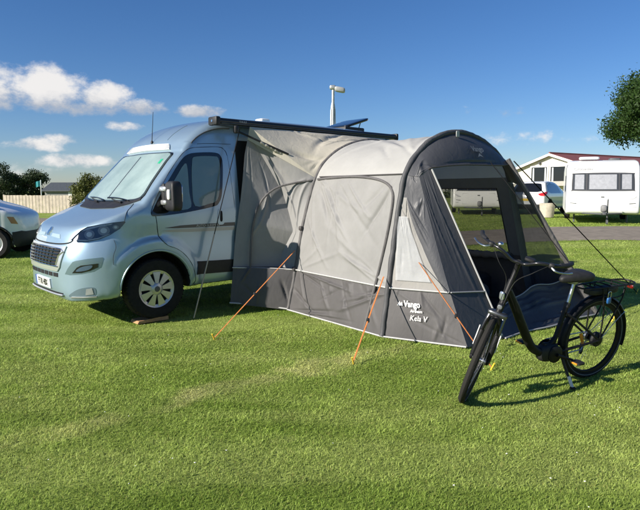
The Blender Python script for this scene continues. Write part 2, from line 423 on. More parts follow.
# ------------------------------------------------------------------ ground
def lawn_group():
    g = bpy.data.node_groups.new('lawn_tone', 'ShaderNodeTree')
    g.interface.new_socket('Green', in_out='OUTPUT', socket_type='NodeSocketColor')
    g.interface.new_socket('Dry', in_out='OUTPUT', socket_type='NodeSocketFloat')
    N = g.nodes; L = g.links; out = N.new('NodeGroupOutput'); geo = N.new('ShaderNodeNewGeometry')
    def noise(scale, detail=4, rough=.55, mul=(1, 1, 0), rot=0):
        mp = N.new('ShaderNodeMapping'); mp.inputs['Scale'].default_value = mul; mp.inputs['Rotation'].default_value = (0, 0, rot)
        L.new(geo.outputs['Position'], mp.inputs['Vector'])
        n = N.new('ShaderNodeTexNoise'); n.inputs['Scale'].default_value = scale; n.inputs['Detail'].default_value = detail; n.inputs['Roughness'].default_value = rough
        L.new(mp.outputs[0], n.inputs['Vector']); return n.outputs['Fac']
    def rng(v, a, b, c=0, d=1):
        m = N.new('ShaderNodeMapRange'); m.interpolation_type = 'SMOOTHSTEP'; L.new(v, m.inputs[0])
        for k, x in enumerate((a, b, c, d)): m.inputs[k+1].default_value = x
        return m.outputs[0]
    def mix(f, a, b):
        m = N.new('ShaderNodeMix'); m.data_type = 'RGBA'
        if isinstance(f, float): m.inputs[0].default_value = f
        else: L.new(f, m.inputs[0])
        for k, v in ((6, a), (7, b)):
            if isinstance(v, tuple): m.inputs[k].default_value = v+(1,)
            else: L.new(v, m.inputs[k])
        return m.outputs[2]
    def math_(op, a, b):
        m = N.new('ShaderNodeMath'); m.operation = op
        for k, v in enumerate((a, b)):
            if isinstance(v, (int, float)): m.inputs[k].default_value = v
            else: L.new(v, m.inputs[k])
        return m.outputs[0]
    patches = rng(noise(.75, 5), .34, .66)
    strips = rng(noise(1.0, 3, .5, (.22, 1.7, 0), math.radians(-33)), .40, .62)
    fine = rng(noise(7, 4), .3, .7)
    c = mix(patches, (.225, .325, .052), (.370, .470, .108))
    c = mix(math_('MULTIPLY', strips, .62), c, (.470, .545, .165))
    c = mix(math_('MULTIPLY', fine, .35), c, (.160, .240, .034))
    # dry, trodden line across the lawn
    sp = N.new('ShaderNodeSeparateXYZ'); L.new(geo.outputs['Position'], sp.inputs[0])
    line = math_('ADD', math_('SUBTRACT', sp.outputs[1], math_('MULTIPLY', sp.outputs[0], .86)), math_('MULTIPLY', math_('SUBTRACT', noise(1.6, 3), .5), .9))
    band = rng(math_('ABSOLUTE', math_('SUBTRACT', line, 5.1), 0), .02, .26, 1, 0)
    dry = math_('MULTIPLY', band, rng(noise(1.3, 4), .36, .60))
    spots = rng(noise(1.9, 4, .6), .60, .74)
    dry = math_('MAXIMUM', math_('MULTIPLY', dry, .85), math_('MULTIPLY', spots, .30))
    c = mix(dry, c, (.52, .53, .21))
    L.new(c, out.inputs[0]); L.new(dry, out.inputs[1])
    return g
LAWN = lawn_group()
def ground_mat():
    m = bpy.data.materials.new('lawn_soil'); m.use_nodes = True; N = m.node_tree.nodes; L = m.node_tree.links; p = N['Principled BSDF']
    g = N.new('ShaderNodeGroup'); g.node_tree = LAWN
    mx = N.new('ShaderNodeMix'); mx.data_type = 'RGBA'; mx.blend_type = 'MULTIPLY'; mx.inputs[0].default_value = 1
    L.new(g.outputs[0], mx.inputs[6])
    geo = N.new('ShaderNodeNewGeometry')
    nz = N.new('ShaderNodeTexNoise'); nz.inputs['Scale'].default_value = 38; nz.inputs['Detail'].default_value = 6; nz.inputs['Roughness'].default_value = .7; L.new(geo.outputs['Position'], nz.inputs['Vector'])
    rp = N.new('ShaderNodeMapRange'); L.new(nz.outputs['Fac'], rp.inputs[0]); rp.inputs[1].default_value = .3; rp.inputs[2].default_value = .7; rp.inputs[3].default_value = .5; rp.inputs[4].default_value = 1.0
    L.new(rp.outputs[0], mx.inputs[7]); L.new(mx.outputs[2], p.inputs['Base Color']); p.inputs['Roughness'].default_value = .95; p.inputs['Specular IOR Level'].default_value = .1
    b = N.new('ShaderNodeBump'); b.inputs['Strength'].default_value = .8; b.inputs['Distance'].default_value = .03; L.new(nz.outputs['Fac'], b.inputs['Height']); L.new(b.outputs[0], p.inputs['Normal'])
    return m
def blade_mat():
    m = bpy.data.materials.new('grass_blade'); m.use_nodes = True; N = m.node_tree.nodes; L = m.node_tree.links; p = N['Principled BSDF']; out = N['Material Output']
    g = N.new('ShaderNodeGroup'); g.node_tree = LAWN
    at = N.new('ShaderNodeAttribute'); at.attribute_name = 'tone'
    hs = N.new('ShaderNodeHueSaturation'); L.new(g.outputs[0], hs.inputs['Color'])
    sp = N.new('ShaderNodeSeparateColor'); L.new(at.outputs['Color'], sp.inputs[0])
    L.new(sp.outputs[0], hs.inputs['Value'])
    mx = N.new('ShaderNodeMix'); mx.data_type = 'RGBA'; L.new(sp.outputs[1], mx.inputs[0]); L.new(hs.outputs[0], mx.inputs[6]); mx.inputs[7].default_value = (.34, .30, .10, 1)
    L.new(mx.outputs[2], p.inputs['Base Color']); p.inputs['Roughness'].default_value = .55; p.inputs['Specular IOR Level'].default_value = .25
    t = N.new('ShaderNodeBsdfTranslucent'); L.new(mx.outputs[2], t.inputs[0])
    ms = N.new('ShaderNodeMixShader'); ms.inputs[0].default_value = .45; L.new(p.outputs[0], ms.inputs[1]); L.new(t.outputs[0], ms.inputs[2]); L.new(ms.outputs[0], out.inputs[0])
    return m

def axis_steps(inner, step, outer, sign):
    a = [0.]; s = step
    while a[-1] < outer:
        if a[-1] > inner: s *= 1.35
        a.append(a[-1]+s)
    return [sign*v for v in a]
gx = np.array(sorted(set(axis_steps(24, .5, 1500, 1)+axis_steps(24, .5, 1500, -1))))
gy = np.array(sorted(set(axis_steps(50, .5, 1500, 1)+axis_steps(6, .6, 300, -1))))
GX, GY = np.meshgrid(gx, gy, indexing='ij')
GV = np.stack([GX, GY, terrain(GX, GY)], -1).reshape(-1, 3)
ny_ = len(gy); ii, jj = np.meshgrid(np.arange(len(gx)-1), np.arange(ny_-1), indexing='ij'); k0 = (ii*ny_+jj).ravel()
structure(np_mesh('ground', GV, None, ground_mat(), smooth=True, quads=np.stack([k0, k0+ny_, k0+ny_+1, k0+1], 1)))

# campsite track behind the pitches
ROAD = catmull([(60, 17.2), (30, 16.6), (14, 16.4), (6, 16.9), (1, 18.4), (-4, 21.5), (-9, 26.5), (-16, 31), (-28, 34.5), (-60, 38)], 8)
def road_mesh():
    V = []; F = []
    for i, p in enumerate(ROAD):
        d = ROAD[min(i+1, len(ROAD)-1)]-ROAD[max(i-1, 0)]; d /= np.linalg.norm(d); nrm = np.array([-d[1], d[0]])
        for k in range(7):
            q = p+nrm*(k/6-.5)*3.6*(1+.04*math.sin(i*1.7+k)); V.append((q[0], q[1], float(terrain(q[0], q[1]))+.02+(.012 if 0 < k < 6 else -.012)))
    for i in range(len(ROAD)-1):
        for k in range(6): F.append((i*7+k, i*7+k+1, i*7+k+8, i*7+k+7))
    return structure(link_mesh('track', V, F, mat('tarmac', (.20, .175, .145), .95, var=.25, vscale=3, bump=.5, bscale=80, spec=.2)))
road_mesh()

AWN_POLY = None
def in_poly(x, y, P):
    r = np.zeros(x.shape, bool)
    for a, b in zip(P, np.roll(P, -1, 0)):
        c = (a[1] > y) != (b[1] > y)
        r ^= c & (x < a[0]+(y-a[1])/(b[1]-a[1] if abs(b[1]-a[1]) > 1e-9 else 1e-9)*(b[0]-a[0]))
    return r
def road_dist(x, y):
    d = np.full(x.shape, 1e9)
    for a, b in zip(ROAD[:-1], ROAD[1:]):
        e = b-a; t = np.clip(((x-a[0])*e[0]+(y-a[1])*e[1])/(e@e), 0, 1); d = np.minimum(d, np.hypot(x-a[0]-t*e[0], y-a[1]-t*e[1]))
    return d
def grow_grass(holes):
    pts = []
    edges = [1.7, 2.6, 3.4, 4.2, 5.2, 6.4, 8, 10, 13, 17, 22, 28]
    for y0, y1 in zip(edges[:-1], edges[1:]):
        ym = (y0+y1)/2; dens = 14500*min(1, (3.6/ym))**1.75
        w = .60*y1+1.9; n = int(dens*(y1-y0)*2*w)
        x = RNG.uniform(-w, w, n); y = RNG.uniform(y0, y1, n)
        k = np.abs(x) < .60*y+1.9
        pts.append(np.stack([x[k], y[k]], 1))
    P = np.vstack(pts)
    for h in holes: P = P[~in_poly(P[:, 0], P[:, 1], np.array(h))]
    farm = P[:, 1] > 12
    ok = np.ones(len(P), bool); ok[farm] = road_dist(P[farm, 0], P[farm, 1]) > 1.75
    P = P[ok]
    n = len(P); x, y = P.T; D = np.hypot(x, y)
    f = lambda sx, sy, q: np.sin(x*sx+1.3*np.sin(y*sy*.7+q)+q)*np.sin(y*sy+1.1*np.sin(x*sx*.6+2*q))
    clump = .5+.5*(f(4.1, 4.7, .3)*.5+f(9.3, 8.1, 1.7)*.5)
    Ln = (.0105+.016*RNG.random(n)*(.6+.8*clump))*np.clip(1+(D-5)*.04, 1, 1.9)
    Wd = .0020*np.clip(D/3.4, 1, 5)*(.7+.6*RNG.random(n))
    az = RNG.uniform(0, 2*np.pi, n); lean = RNG.uniform(.3, 1.7, n)*Ln; Ln = Ln*RNG.uniform(.55, 1.0, n)
    la = az+RNG.uniform(-.8, .8, n)+np.pi/2
    z = terrain(x, y)
    bx, by = np.cos(az)*Wd, np.sin(az)*Wd
    tipx, tipy = np.cos(la)*lean, np.sin(la)*lean
    tone = (.72+.62*RNG.random(n))*(.80+.40*clump); straw = (RNG.random(n) < .05)*RNG.uniform(.3, .9, n)
    near = D < 6.5
    Vs, Fs, Ts = [], [], []
    base = 0
    A = near
    q = lambda a: a[A]
    v = np.stack([np.stack([q(x)-q(bx), q(y)-q(by), q(z)-.006], 1), np.stack([q(x)+q(bx), q(y)+q(by), q(z)-.006], 1),
                  np.stack([q(x)+q(tipx)*.35+q(bx)*.75, q(y)+q(tipy)*.35+q(by)*.75, q(z)+q(Ln)*.62], 1), np.stack([q(x)+q(tipx)*.35-q(bx)*.75, q(y)+q(tipy)*.35-q(by)*.75, q(z)+q(Ln)*.62], 1),
                  np.stack([q(x)+q(tipx), q(y)+q(tipy), q(z)+q(Ln)*.95], 1)], 1)
    nA = len(v); k = np.arange(nA)*5
    Fs.append(np.concatenate([np.stack([k, k+1, k+2], 1), np.stack([k, k+2, k+3], 1), np.stack([k+3, k+2, k+4], 1)]))
    Vs.append(v.reshape(-1, 3)); Ts.append(np.repeat(np.stack([q(tone), q(straw)], 1), 5, 0))
    A = ~near; base = nA*5
    v = np.stack([np.stack([q(x)-q(bx), q(y)-q(by), q(z)-.006], 1), np.stack([q(x)+q(bx), q(y)+q(by), q(z)-.006], 1), np.stack([q(x)+q(tipx), q(y)+q(tipy), q(z)+q(Ln)], 1)], 1)
    nB = len(v); k = base+np.arange(nB)*3
    Fs.append(np.stack([k, k+1, k+2], 1)); Vs.append(v.reshape(-1, 3)); Ts.append(np.repeat(np.stack([q(tone), q(straw)], 1), 3, 0))
    o = np_mesh('lawn_grass', np.vstack(Vs), np.vstack(Fs), blade_mat())
    T = np.vstack(Ts); at = o.data.attributes.new('tone', 'FLOAT_COLOR', 'POINT')
    at.data.foreach_set('color', np.concatenate([T, np.zeros((len(T), 1)), np.ones((len(T), 1))], 1).astype(np.float32).ravel())
    tag(o, 'short mown green grass blades covering the pitch', 'grass'); o['kind'] = 'stuff'

def daisies():
    """sparse daisies and clover heads in the turf"""
    rng = np.random.default_rng(12); b = MB()
    for k in range(70):
        y = rng.uniform(2.6, 8.5); x = rng.uniform(-.55*y, .55*y)
        if in_poly(np.array([x]), np.array([y]), np.array([a2w(a, c)[:2] for a, c in ((2.5, .9), (2.5, 3.2), (2.9, 4.1), (5.5, 4.1), (5.5, .9))]))[0]: continue
        z = tz0(x, y)+.022; r = rng.uniform(.004, .007); t = rng.uniform(-.4, .4)
        b.add([(x, y, z+.003)]+[(x+r*math.cos(a), y+r*math.sin(a), z+t*r*math.cos(a)) for a in np.linspace(0, 6.283, 7)[:-1]], [(0, 1+i, 1+(i+1) % 6) for i in range(6)])
    o = b.build('daisy_heads', mat('petal_white', (.70, .70, .66), .7), None, False); tag(o, 'tiny white daisy heads scattered in the lawn', 'flowers'); o['kind'] = 'stuff'
def tz0(x, y): return float(terrain(x, y))
# ------------------------------------------------------------------ blue camper van
VAN_YAW = math.radians(42.0); VAN_LOC = (-3.335, 7.0, .032)
VROT = VAN_YAW+math.pi                       # body frame: X forward, Y left, Z up
AWN_YAW = math.radians(38.2); AWN_LOC = (-3.332, 7.03, 0.)          # the awning is pitched not quite square to the van
def a2w(xb, y, z=0):
    c, s_ = math.cos(AWN_YAW), math.sin(AWN_YAW)
    return (AWN_LOC[0]+xb*c+y*s_, AWN_LOC[1]+xb*s_-y*c, z)
def van_to_awn(xb, y, z):
    w = v2w(xb, y, z); c, s_ = math.cos(AWN_YAW), math.sin(AWN_YAW); dx, dy = w[0]-AWN_LOC[0], w[1]-AWN_LOC[1]
    return (dx*c+dy*s_, dx*s_-dy*c, z)
def v2w(xb, y, z=0):
    c, s_ = math.cos(VAN_YAW), math.sin(VAN_YAW)
    return (VAN_LOC[0]+xb*c+y*s_, VAN_LOC[1]+xb*s_-y*c, z)

def car_paint():
    m = mat('pale_blue_paint', (.31, .425, .515), .30, metal=.50, coat=1.0)
    N = m.node_tree.nodes; L = m.node_tree.links; p = N['Principled BSDF']
    tc = N.new('ShaderNodeTexCoord'); nz = N.new('ShaderNodeTexNoise'); nz.inputs['Scale'].default_value = 3; nz.inputs['Detail'].default_value = 8; L.new(tc.outputs['Object'], nz.inputs['Vector'])
    r = N.new('ShaderNodeMapRange'); L.new(nz.outputs['Fac'], r.inputs[0]); r.inputs[3].default_value = .24; r.inputs[4].default_value = .42; L.new(r.outputs[0], p.inputs['Roughness'])
    p.inputs['Coat Roughness'].default_value = .04
    return m
PAINT = car_paint()
BLACKP = mat('black_plastic', (.014, .014, .016), .55, var=.3, vscale=12, bump=.15, bscale=200)
GLOSSB = mat('gloss_black', (.008, .009, .011), .12, coat=.6)
RUBBER = mat('tyre_rubber', (.016, .016, .016), .85, var=.35, vscale=18, bump=.3, bscale=120, spec=.25)
CHROME = mat('chrome_trim', (.75, .76, .78), .16, metal=1)
SILVER = mat('silver_plastic', (.50, .51, .52), .35, metal=.7, var=.1, vscale=9)
GREYP = mat('grey_plastic', (.08, .085, .09), .5, var=.2)
WHITEP = mat('white_gloss', (.78, .78, .76), .28, coat=.5, var=.04, vscale=3)
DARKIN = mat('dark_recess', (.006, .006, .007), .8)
BLIND = mat('silver_screen_blind', (.25, .325, .33), .5, metal=.15, col2=(.40, .475, .47), vscale=2.2, bump=.35, bscale=9)
BLIND2 = mat('side_screen_blind', (.30, .40, .40), .5, metal=.2, col2=(.38, .47, .46), vscale=2, bump=.3, bscale=9)
def glass_mat(name, col=(.9, .97, .95), alpha=.12):
    m = bpy.data.materials.new(name); m.use_nodes = True; N = m.node_tree.nodes; L = m.node_tree.links; N.remove(N['Principled BSDF'])
    gl = N.new('ShaderNodeBsdfGlossy'); gl.inputs['Roughness'].default_value = .02; tr = N.new('ShaderNodeBsdfTransparent'); tr.inputs[0].default_value = col+(1,)
    fz = N.new('ShaderNodeFresnel'); fz.inputs[0].default_value = 1.5; mr = N.new('ShaderNodeMapRange'); L.new(fz.outputs[0], mr.inputs[0]); mr.inputs[3].default_value = alpha*.3; mr.inputs[4].default_value = 1
    ms = N.new('ShaderNodeMixShader'); L.new(mr.outputs[0], ms.inputs[0]); L.new(tr.outputs[0], ms.inputs[1]); L.new(gl.outputs[0], ms.inputs[2]); L.new(ms.outputs[0], N['Material Output'].inputs[0])
    MATS[name] = m; return m
GLASS = glass_mat('window_glass', (.92, .95, .95))
LENS = glass_mat('lamp_lens', (.97, .98, 1), .05)

van = thing('camper_van', 'pale blue high-roof camper van with silver blinds in its windscreen, awning attached to its side', 'camper van', VAN_LOC, VROT)
V_, Q_ = surface_net(van_sdf, (-.18, -1.16, .15), (5.54, 1.16, 2.68), .024)
def van_body():
    C = V_[Q_].mean(1); g = sdf_grad(van_sdf, C, .006)
    ya = np.abs(C[:, 1])
    r1 = np.minimum(np.hypot(C[:, 0]-.955, C[:, 2]-.385), np.hypot(C[:, 0]-4.40, C[:, 2]-.385))
    liner = (r1 < .447) & (ya > .50) & ((r1 < .432) | (np.abs(g[:, 1]) < .55)) & (ya < 1.02)
    under = (C[:, 2] < .44) & (g[:, 2] < -.92)
    dark = liner | under
    for nm, k, m in (('body', ~dark, PAINT), ('wheel_arch_liner', dark, BLACKP)):
        q = Q_[k]; u, inv = np.unique(q, return_inverse=True)
        P = V_[u]*[-1, 1, 1]
        o = np_mesh(nm, P, None, m, van, smooth=True, quads=inv.reshape(-1, 4)[:, ::-1])
    return o
van_body()
SD = ax_side(1); FT = ax_front(); DG = ax_diag(1); DGF = ax_diag(-1); SDF_ = ax_side(-1)
def vp(name, outline, axis, m, off=.004, depth=.012, h=.06, parent=van): return patch(name, van_sdf, outline, axis, m, parent, off, depth, h)
def vline(name, pts, axis, r, m, parent=van, off=.003, closed=False, smooth=4):
    P = catmull(pts, smooth, closed); H = on_surface(van_sdf, P, axis, off)
    return MB().tube([fr(p) for p in H], r, 6, closed=closed).build(name, m, parent)

# cab door with window
arch = [(.955+.505*math.cos(a), .40+.505*math.sin(a)) for a in np.radians([75, 60, 45, 30, 15, 2])]
door_out = [(.955, 1.235)]+[(.985, 1.0)]+arch+[(1.475, .365), (2.03, .365), (2.06, .42)]+[(2.075, 1.2), (2.06, 1.6), (2.03, 1.98), (1.985, 2.07), (1.90, 2.10), (1.55, 2.075), (1.43, 2.03), (1.30, 1.90), (1.12, 1.675), (.93, 1.36), (.90, 1.26)]
door = vp('door', door_out, SD, PAINT, .0045, .012, .055)
vline('door_gap', door_out, SD, .0035, DARKIN, door, .002, True, 3)
win_out = catmull([(.90, 1.255), (.95, 1.36), (1.12, 1.61), (1.33, 1.885), (1.45, 1.985), (1.60, 2.015), (1.84, 2.025), (1.925, 1.985), (1.945, 1.86), (1.90, 1.52), (1.84, 1.385), (1.74, 1.335), (1.35, 1.272), (1.0, 1.24)], 3, True)
vp('window_frame', win_out, SD, GLOSSB, .008, .012, .06, door)
pane_main = catmull([(1.485, 1.35), (1.47, 1.60), (1.50, 1.90), (1.56, 1.962), (1.83, 1.975), (1.885, 1.945), (1.895, 1.82), (1.855, 1.52), (1.80, 1.41), (1.70, 1.375)], 3, True)
pane_q = catmull([(1.08, 1.33), (1.12, 1.50), (1.26, 1.70), (1.395, 1.87), (1.425, 1.80), (1.42, 1.52), (1.425, 1.335), (1.25, 1.305)], 3, True)
for nm, ol in (('side_window', pane_main), ('quarter_window', pane_q)):
    w_ = vp(nm, ol, SD, BLIND2, .011, .003, .06, door); vp('pane', ol, SD, GLASS, .016, .001, .06, w_)
hd = vp('door_handle', catmull([(1.81, 1.12), (1.80, 1.20), (1.82, 1.30), (1.865, 1.305), (1.895, 1.29), (1.90, 1.20), (1.895, 1.12), (1.85, 1.105)], 3, True), SD, PAINT, .010, .01, .03, door)
vp('grip_recess', catmull([(1.838, 1.15), (1.835, 1.21), (1.845, 1.275), (1.868, 1.275), (1.872, 1.21), (1.868, 1.15)], 2, True), SD, DARKIN, .0125, .004, .03, hd)
STRIPE_D = mat('stripe_dark', (.05, .055, .06), .4, coat=.4); STRIPE_L = mat('stripe_silver', (.34, .36, .36), .35, metal=.4)
vp('stripe_decal', [(1.06, 1.095), (1.28, 1.118), (1.6, 1.126), (2.065, 1.130), (2.065, 1.083), (1.5, 1.083), (1.2, 1.085)], SD, STRIPE_D, .0075, .004, .05, door)
vp('stripe_decal', [(1.03, 1.062), (1.20, 1.075), (2.065, 1.074), (2.065, 1.028), (1.4, 1.032), (1.15, 1.042)], SD, STRIPE_L, .0075, .004, .05, door)
def van_text(txt, size, place, axis, m, name, parent, off=.009, shear=0, bold=0):
    V, F = text_shape(txt, size, shear, bold); H = on_surface(van_sdf, [place(a, b) for a, b in V], axis, off)
    return link_mesh(name, [fr(p) for p in H], F, m, parent, False)
van_text('AUTO-SLEEPERS', .048, lambda a, b: (1.66+a, 1.105+b), SD, mat('decal_grey', (.42, .43, .43), .4), 'lettering', door, .0095)
vp('side_moulding', [(1.49, .655), (2.055, .640), (2.055, .478), (1.47, .492)], SD, BLACKP, .014, .012, .06, door)
vp('side_moulding', [(2.10, .640), (3.85, .640), (3.85, .478), (2.10, .478)], SD, BLACKP, .014, .012, .08)
# sliding door opening behind the cab door, its unlit inside put in as a near-black sheet on the body
vp('doorway_shade_sheet', [(2.16, .48), (3.30, .48), (3.30, 2.20), (2.20, 2.20), (2.16, 2.1)], SD, DARKIN, .005, .01, .08)
# wheel arch lip
al = [(.955+.462*math.cos(a), .385+.462*math.sin(a)) for a in np.radians(np.arange(-2, 183, 8))]
vline('arch_lip', [(.955+.448*math.cos(a), .385+.448*math.sin(a)) for a in np.radians(np.arange(-2, 183, 5))], SD, .013, PAINT, van, -.002, False, 2)
vline('fender_gap', [(.985, 1.0), (.97, 1.1), (.955, 1.235)], SD, .003, DARKIN)
vline('bumper_gap', [(.46, .98), (.475, .90), (.44, .80), (.435, .70)], SD, .0022, DARKIN)

vline('bonnet_side_gap', [(1.108, 1.192), (1.118, 1.26), (1.125, 1.33), (1.12, 1.385)], DG, .003, DARKIN)
vline('bonnet_side_gap', [(1.108, 1.192), (1.118, 1.26), (1.125, 1.33), (1.12, 1.385)], DGF, .003, DARKIN)
# front: bonnet edge, grille, intakes, lamps
vline('bonnet_gap', [(-.66, .975), (-.60, .945), (-.40, .925), (0, .918), (.40, .925), (.60, .945), (.66, .975)], FT, .009, DARKIN, van, .0)
gs = [(-.60, .905), (.60, .905), (.575, .80), (.53, .665), (.48, .615), (-.48, .615), (-.53, .665), (-.575, .80)]
surround = vp('grille_surround', gs, FT, mat('satin_silver', (.66, .68, .69), .28, metal=.75), .016, .014, .06)
go = [(-.525, .872), (.525, .872), (.505, .80), (.462, .685), (.44, .672), (-.44, .672), (-.462, .685), (-.505, .80)]
grille = vp('grille', go, FT, DARKIN, .019, .002, .06)
for k in range(5):
    z = .70+k*.036; w = .455+.075*(z-.672)/.2
    vline('grille_slat', [(-w, z), (0, z), (w, z)], FT, .0085, GLOSSB, grille, .024)
for k in range(7):
    y = -.36+k*.12
    vline('grille_slat', [(y*.9, .678), (y, .868)], FT, .005, GLOSSB, grille, .024)
vline('grille_chrome_edge', [(p[0], p[1]) for p in go], FT, .007, CHROME, surround, .021, True, 2)
# upper intake slots
for k in range(7):
    y = -.42+k*.14
    vp('intake_slot', [(y-.055, .548), (y+.055, .548), (y+.055, .594), (y-.055, .594)], FT, DARKIN, .005, .004, .05)
plate = vp('number_plate', [(-.262, .395), (.262, .395), (.262, .508), (-.262, .508)], FT, mat('plate_white', (.74, .74, .72), .35), .016, .012, .08)
vp('plate_band', [(-.262, .395), (-.215, .395), (-.215, .508), (-.262, .508)], FT, mat('plate_blue', (.03, .08, .35), .35), .0175, .002, .08, plate)
van_text('FT18 HBX', .10, lambda a, b: (a*.80+.02, .4515+b*1.05), FT, mat('plate_black', (.012, .012, .012), .4), 'characters', plate, .019, bold=.002)
vp('lower_intake', [(-.52, .318), (.52, .318), (.56, .366), (-.56, .366)], FT, DARKIN, .004, .004, .06)
vline('lower_trim', [(-.56, .345), (-.3, .342), (0, .342), (.3, .342), (.56, .345)], FT, .012, SILVER, van, .012)
for sg, D2, S2 in ((1, DG, SD), (-1, DGF, SDF_)):
    hl = [(.530, .978), (.575, 1.025), (.64, 1.085), (.72, 1.125), (.86, 1.155), (1.00, 1.180), (1.105, 1.192), (1.115, 1.180), (1.06, 1.105), (.97, 1.04), (.86, .99), (.72, .962), (.60, .958), (.545, .966)]
    h0 = vp('headlight', hl, D2, mat('lamp_housing', (.03, .035, .04), .25, coat=.5), .004, .012, .045)
    inner = lambda f, cx, cy: [(cx+(a-cx)*f, cy+(b-cy)*f) for a, b in hl]
    for cx, cz, r in ((.745, 1.045, .060), (.90, 1.088, .064), (1.02, 1.125, .030)):
        ring = [(cx+r*math.cos(a), cz+r*.86*math.sin(a)) for a in np.linspace(0, 2*math.pi, 18, endpoint=False)]
        rf = vp('reflector', ring, D2, mat('reflector_bowl', (.30, .30, .31), .45, metal=.3), .010, .004, .03, h0)
        ring2 = [(cx+r*.55*math.cos(a), cz+r*.48*math.sin(a)) for a in np.linspace(0, 2*math.pi, 14, endpoint=False)]
        vp('bulb_lens', ring2, D2, mat('bulb_glass', (.82, .82, .80), .30), .014, .003, .03, rf)
    vp('lamp_trim', [(.58, .985), (.72, .984), (.85, 1.008), (.97, 1.055), (.96, 1.045), (.84, .992), (.70, .972), (.58, .973)], D2, mat('lamp_white', (.66, .66, .65), .35), .009, .003, .04, h0)
    vp('lamp_trim', [(.64, 1.075), (.72, 1.118), (.86, 1.150), (.99, 1.168), (.98, 1.155), (.86, 1.134), (.74, 1.10)], D2, mat('lamp_white', (.66, .66, .65), .35), .009, .003, .04, h0)
    vp('lens', hl, D2, LENS, .018, .008, .045, h0)
    fog = [(.445, .592), (.49, .66), (.56, .738), (.60, .752), (.74, .775), (.895, .790), (.905, .775), (.875, .68), (.80, .632), (.66, .602), (.52, .586)]
    f0 = vp('fog_lamp_recess', fog, D2, mat('recess_reflection', (.13, .20, .22), .35, metal=.4, coat=.6), .003, .003, .04)  # dark greenish reflection of the recess is put into this colour
    vp('fog_lamp_bezel', [(.55, .610), (.61, .675), (.66, .700), (.85, .722), (.845, .68), (.76, .64), (.66, .615)], D2, GLOSSB, .006, .004, .04, f0)
    vp('fog_lamp', catmull([(.60, .632), (.65, .675), (.73, .698), (.79, .70), (.77, .665), (.70, .64)], 3, True), D2, mat('fog_lens', (.10, .16, .26), .10, metal=.5, coat=.8), .012, .004, .04, f0)
    lowp = catmull([(.49, .335), (.56, .40), (.66, .440), (.78, .450), (.815, .42), (.80, .355), (.68, .335)], 3, True)
    f1 = vp('bumper_pocket', lowp, D2, mat('pocket_dark_blue', (.14, .20, .23), .4, metal=.4, coat=.4), .003, .003, .04)  # flush patch in a darker tone of the body colour
    vp('pocket_lamp', [(.70, .36), (.71, .43), (.775, .44), (.79, .37)], D2, SILVER, .008, .004, .04, f1)
    vp('bumper_blade', [(.51, .322), (.82, .335), (.82, .350), (.53, .340)], D2, SILVER, .012, .004, .04, f1)
# emblem: small rearing animal outline in chrome on the bonnet nose
emb = [(-.030, -.060), (-.012, -.062), (-.004, -.030), (.010, -.034), (.020, -.062), (.036, -.060), (.026, -.018), (.034, .004), (.052, -.004), (.056, .012), (.034, .026), (.040, .040), (.060, .044), (.058, .058), (.034, .060), (.024, .086), (-.004, .092), (-.020, .072), (-.016, .040), (-.034, .014), (-.030, -.020), (-.050, -.030), (-.046, -.046), (-.030, -.040)]
vp('emblem', [(a*1.0, 1.043+b*.62) for a, b in emb], FT, CHROME, .012, .008, .03)
vp('bonnet_vent', [(-.40, .985), (-.12, .998), (-.13, 1.035), (-.36, 1.03)], FT, mat('vent_grey', (.28, .37, .42), .5, metal=.3), .004, .003, .05)
vp('bonnet_vent', [(.40, .985), (.12, .998), (.13, 1.035), (.36, 1.03)], FT, mat('vent_grey', (.28, .37, .42), .5, metal=.3), .004, .003, .05)
# windscreen
wsf = catmull([(-.885, 1.440), (-.60, 1.402), (0, 1.392), (.60, 1.402), (.885, 1.440), (.850, 1.62), (.775, 1.90), (.742, 2.010), (.45, 2.022), (0, 2.027), (-.45, 2.022), (-.742, 2.010), (-.775, 1.90), (-.850, 1.62)], 3, True)
ws = vp('windscreen', wsf, FT, GLOSSB, .004, .01, .07)
shr = lambda f, dz: [(a*f, 1.71+dz+(b-1.71)*f) for a, b in wsf]
vp('blind', shr(.94, .008), FT, BLIND, .007, .002, .05, ws)
vp('glass', shr(.985, 0), FT, GLASS, .013, .002, .07, ws)
vline('blind_seam', [(.05, 1.43), (.02, 1.72), (-.02, 1.98)], FT, .005, GREYP, ws, .0095)
vp('tax_sticker', [(.60, 1.875), (.655, 1.870), (.65, 1.93), (.60, 1.93)], FT, mat('sticker_green', (.02, .42, .22), .5), .0102, .001, .04, ws)
vp('cowl', [(-.885, 1.425), (-.55, 1.328), (0, 1.310), (.55, 1.328), (.885, 1.425), (.868, 1.462), (.60, 1.404), (0, 1.389), (-.60, 1.404), (-.868, 1.462)], FT, BLACKP, .010, .012, .05)
for y0, y1 in ((.58, .02), (-.10, -.62)):
    P = on_surface(van_sdf, [(y0+(y1-y0)*u, 1.372+.075*u) for u in np.linspace(0, .62, 8)], FT, .030)
    w_ = MB().tube([fr(p) for p in P], [.013, .010, .006], 6).build('wiper', BLACKP, van)
    P = on_surface(van_sdf, [(y0+.10+(y1-y0-.06)*u, 1.408+.03*u+.012*math.sin(u*3.1)) for u in np.linspace(0, 1, 10)], FT, .022)
    MB().tube([fr(p) for p in P], .008, 6).build('blade', GLOSSB, w_)
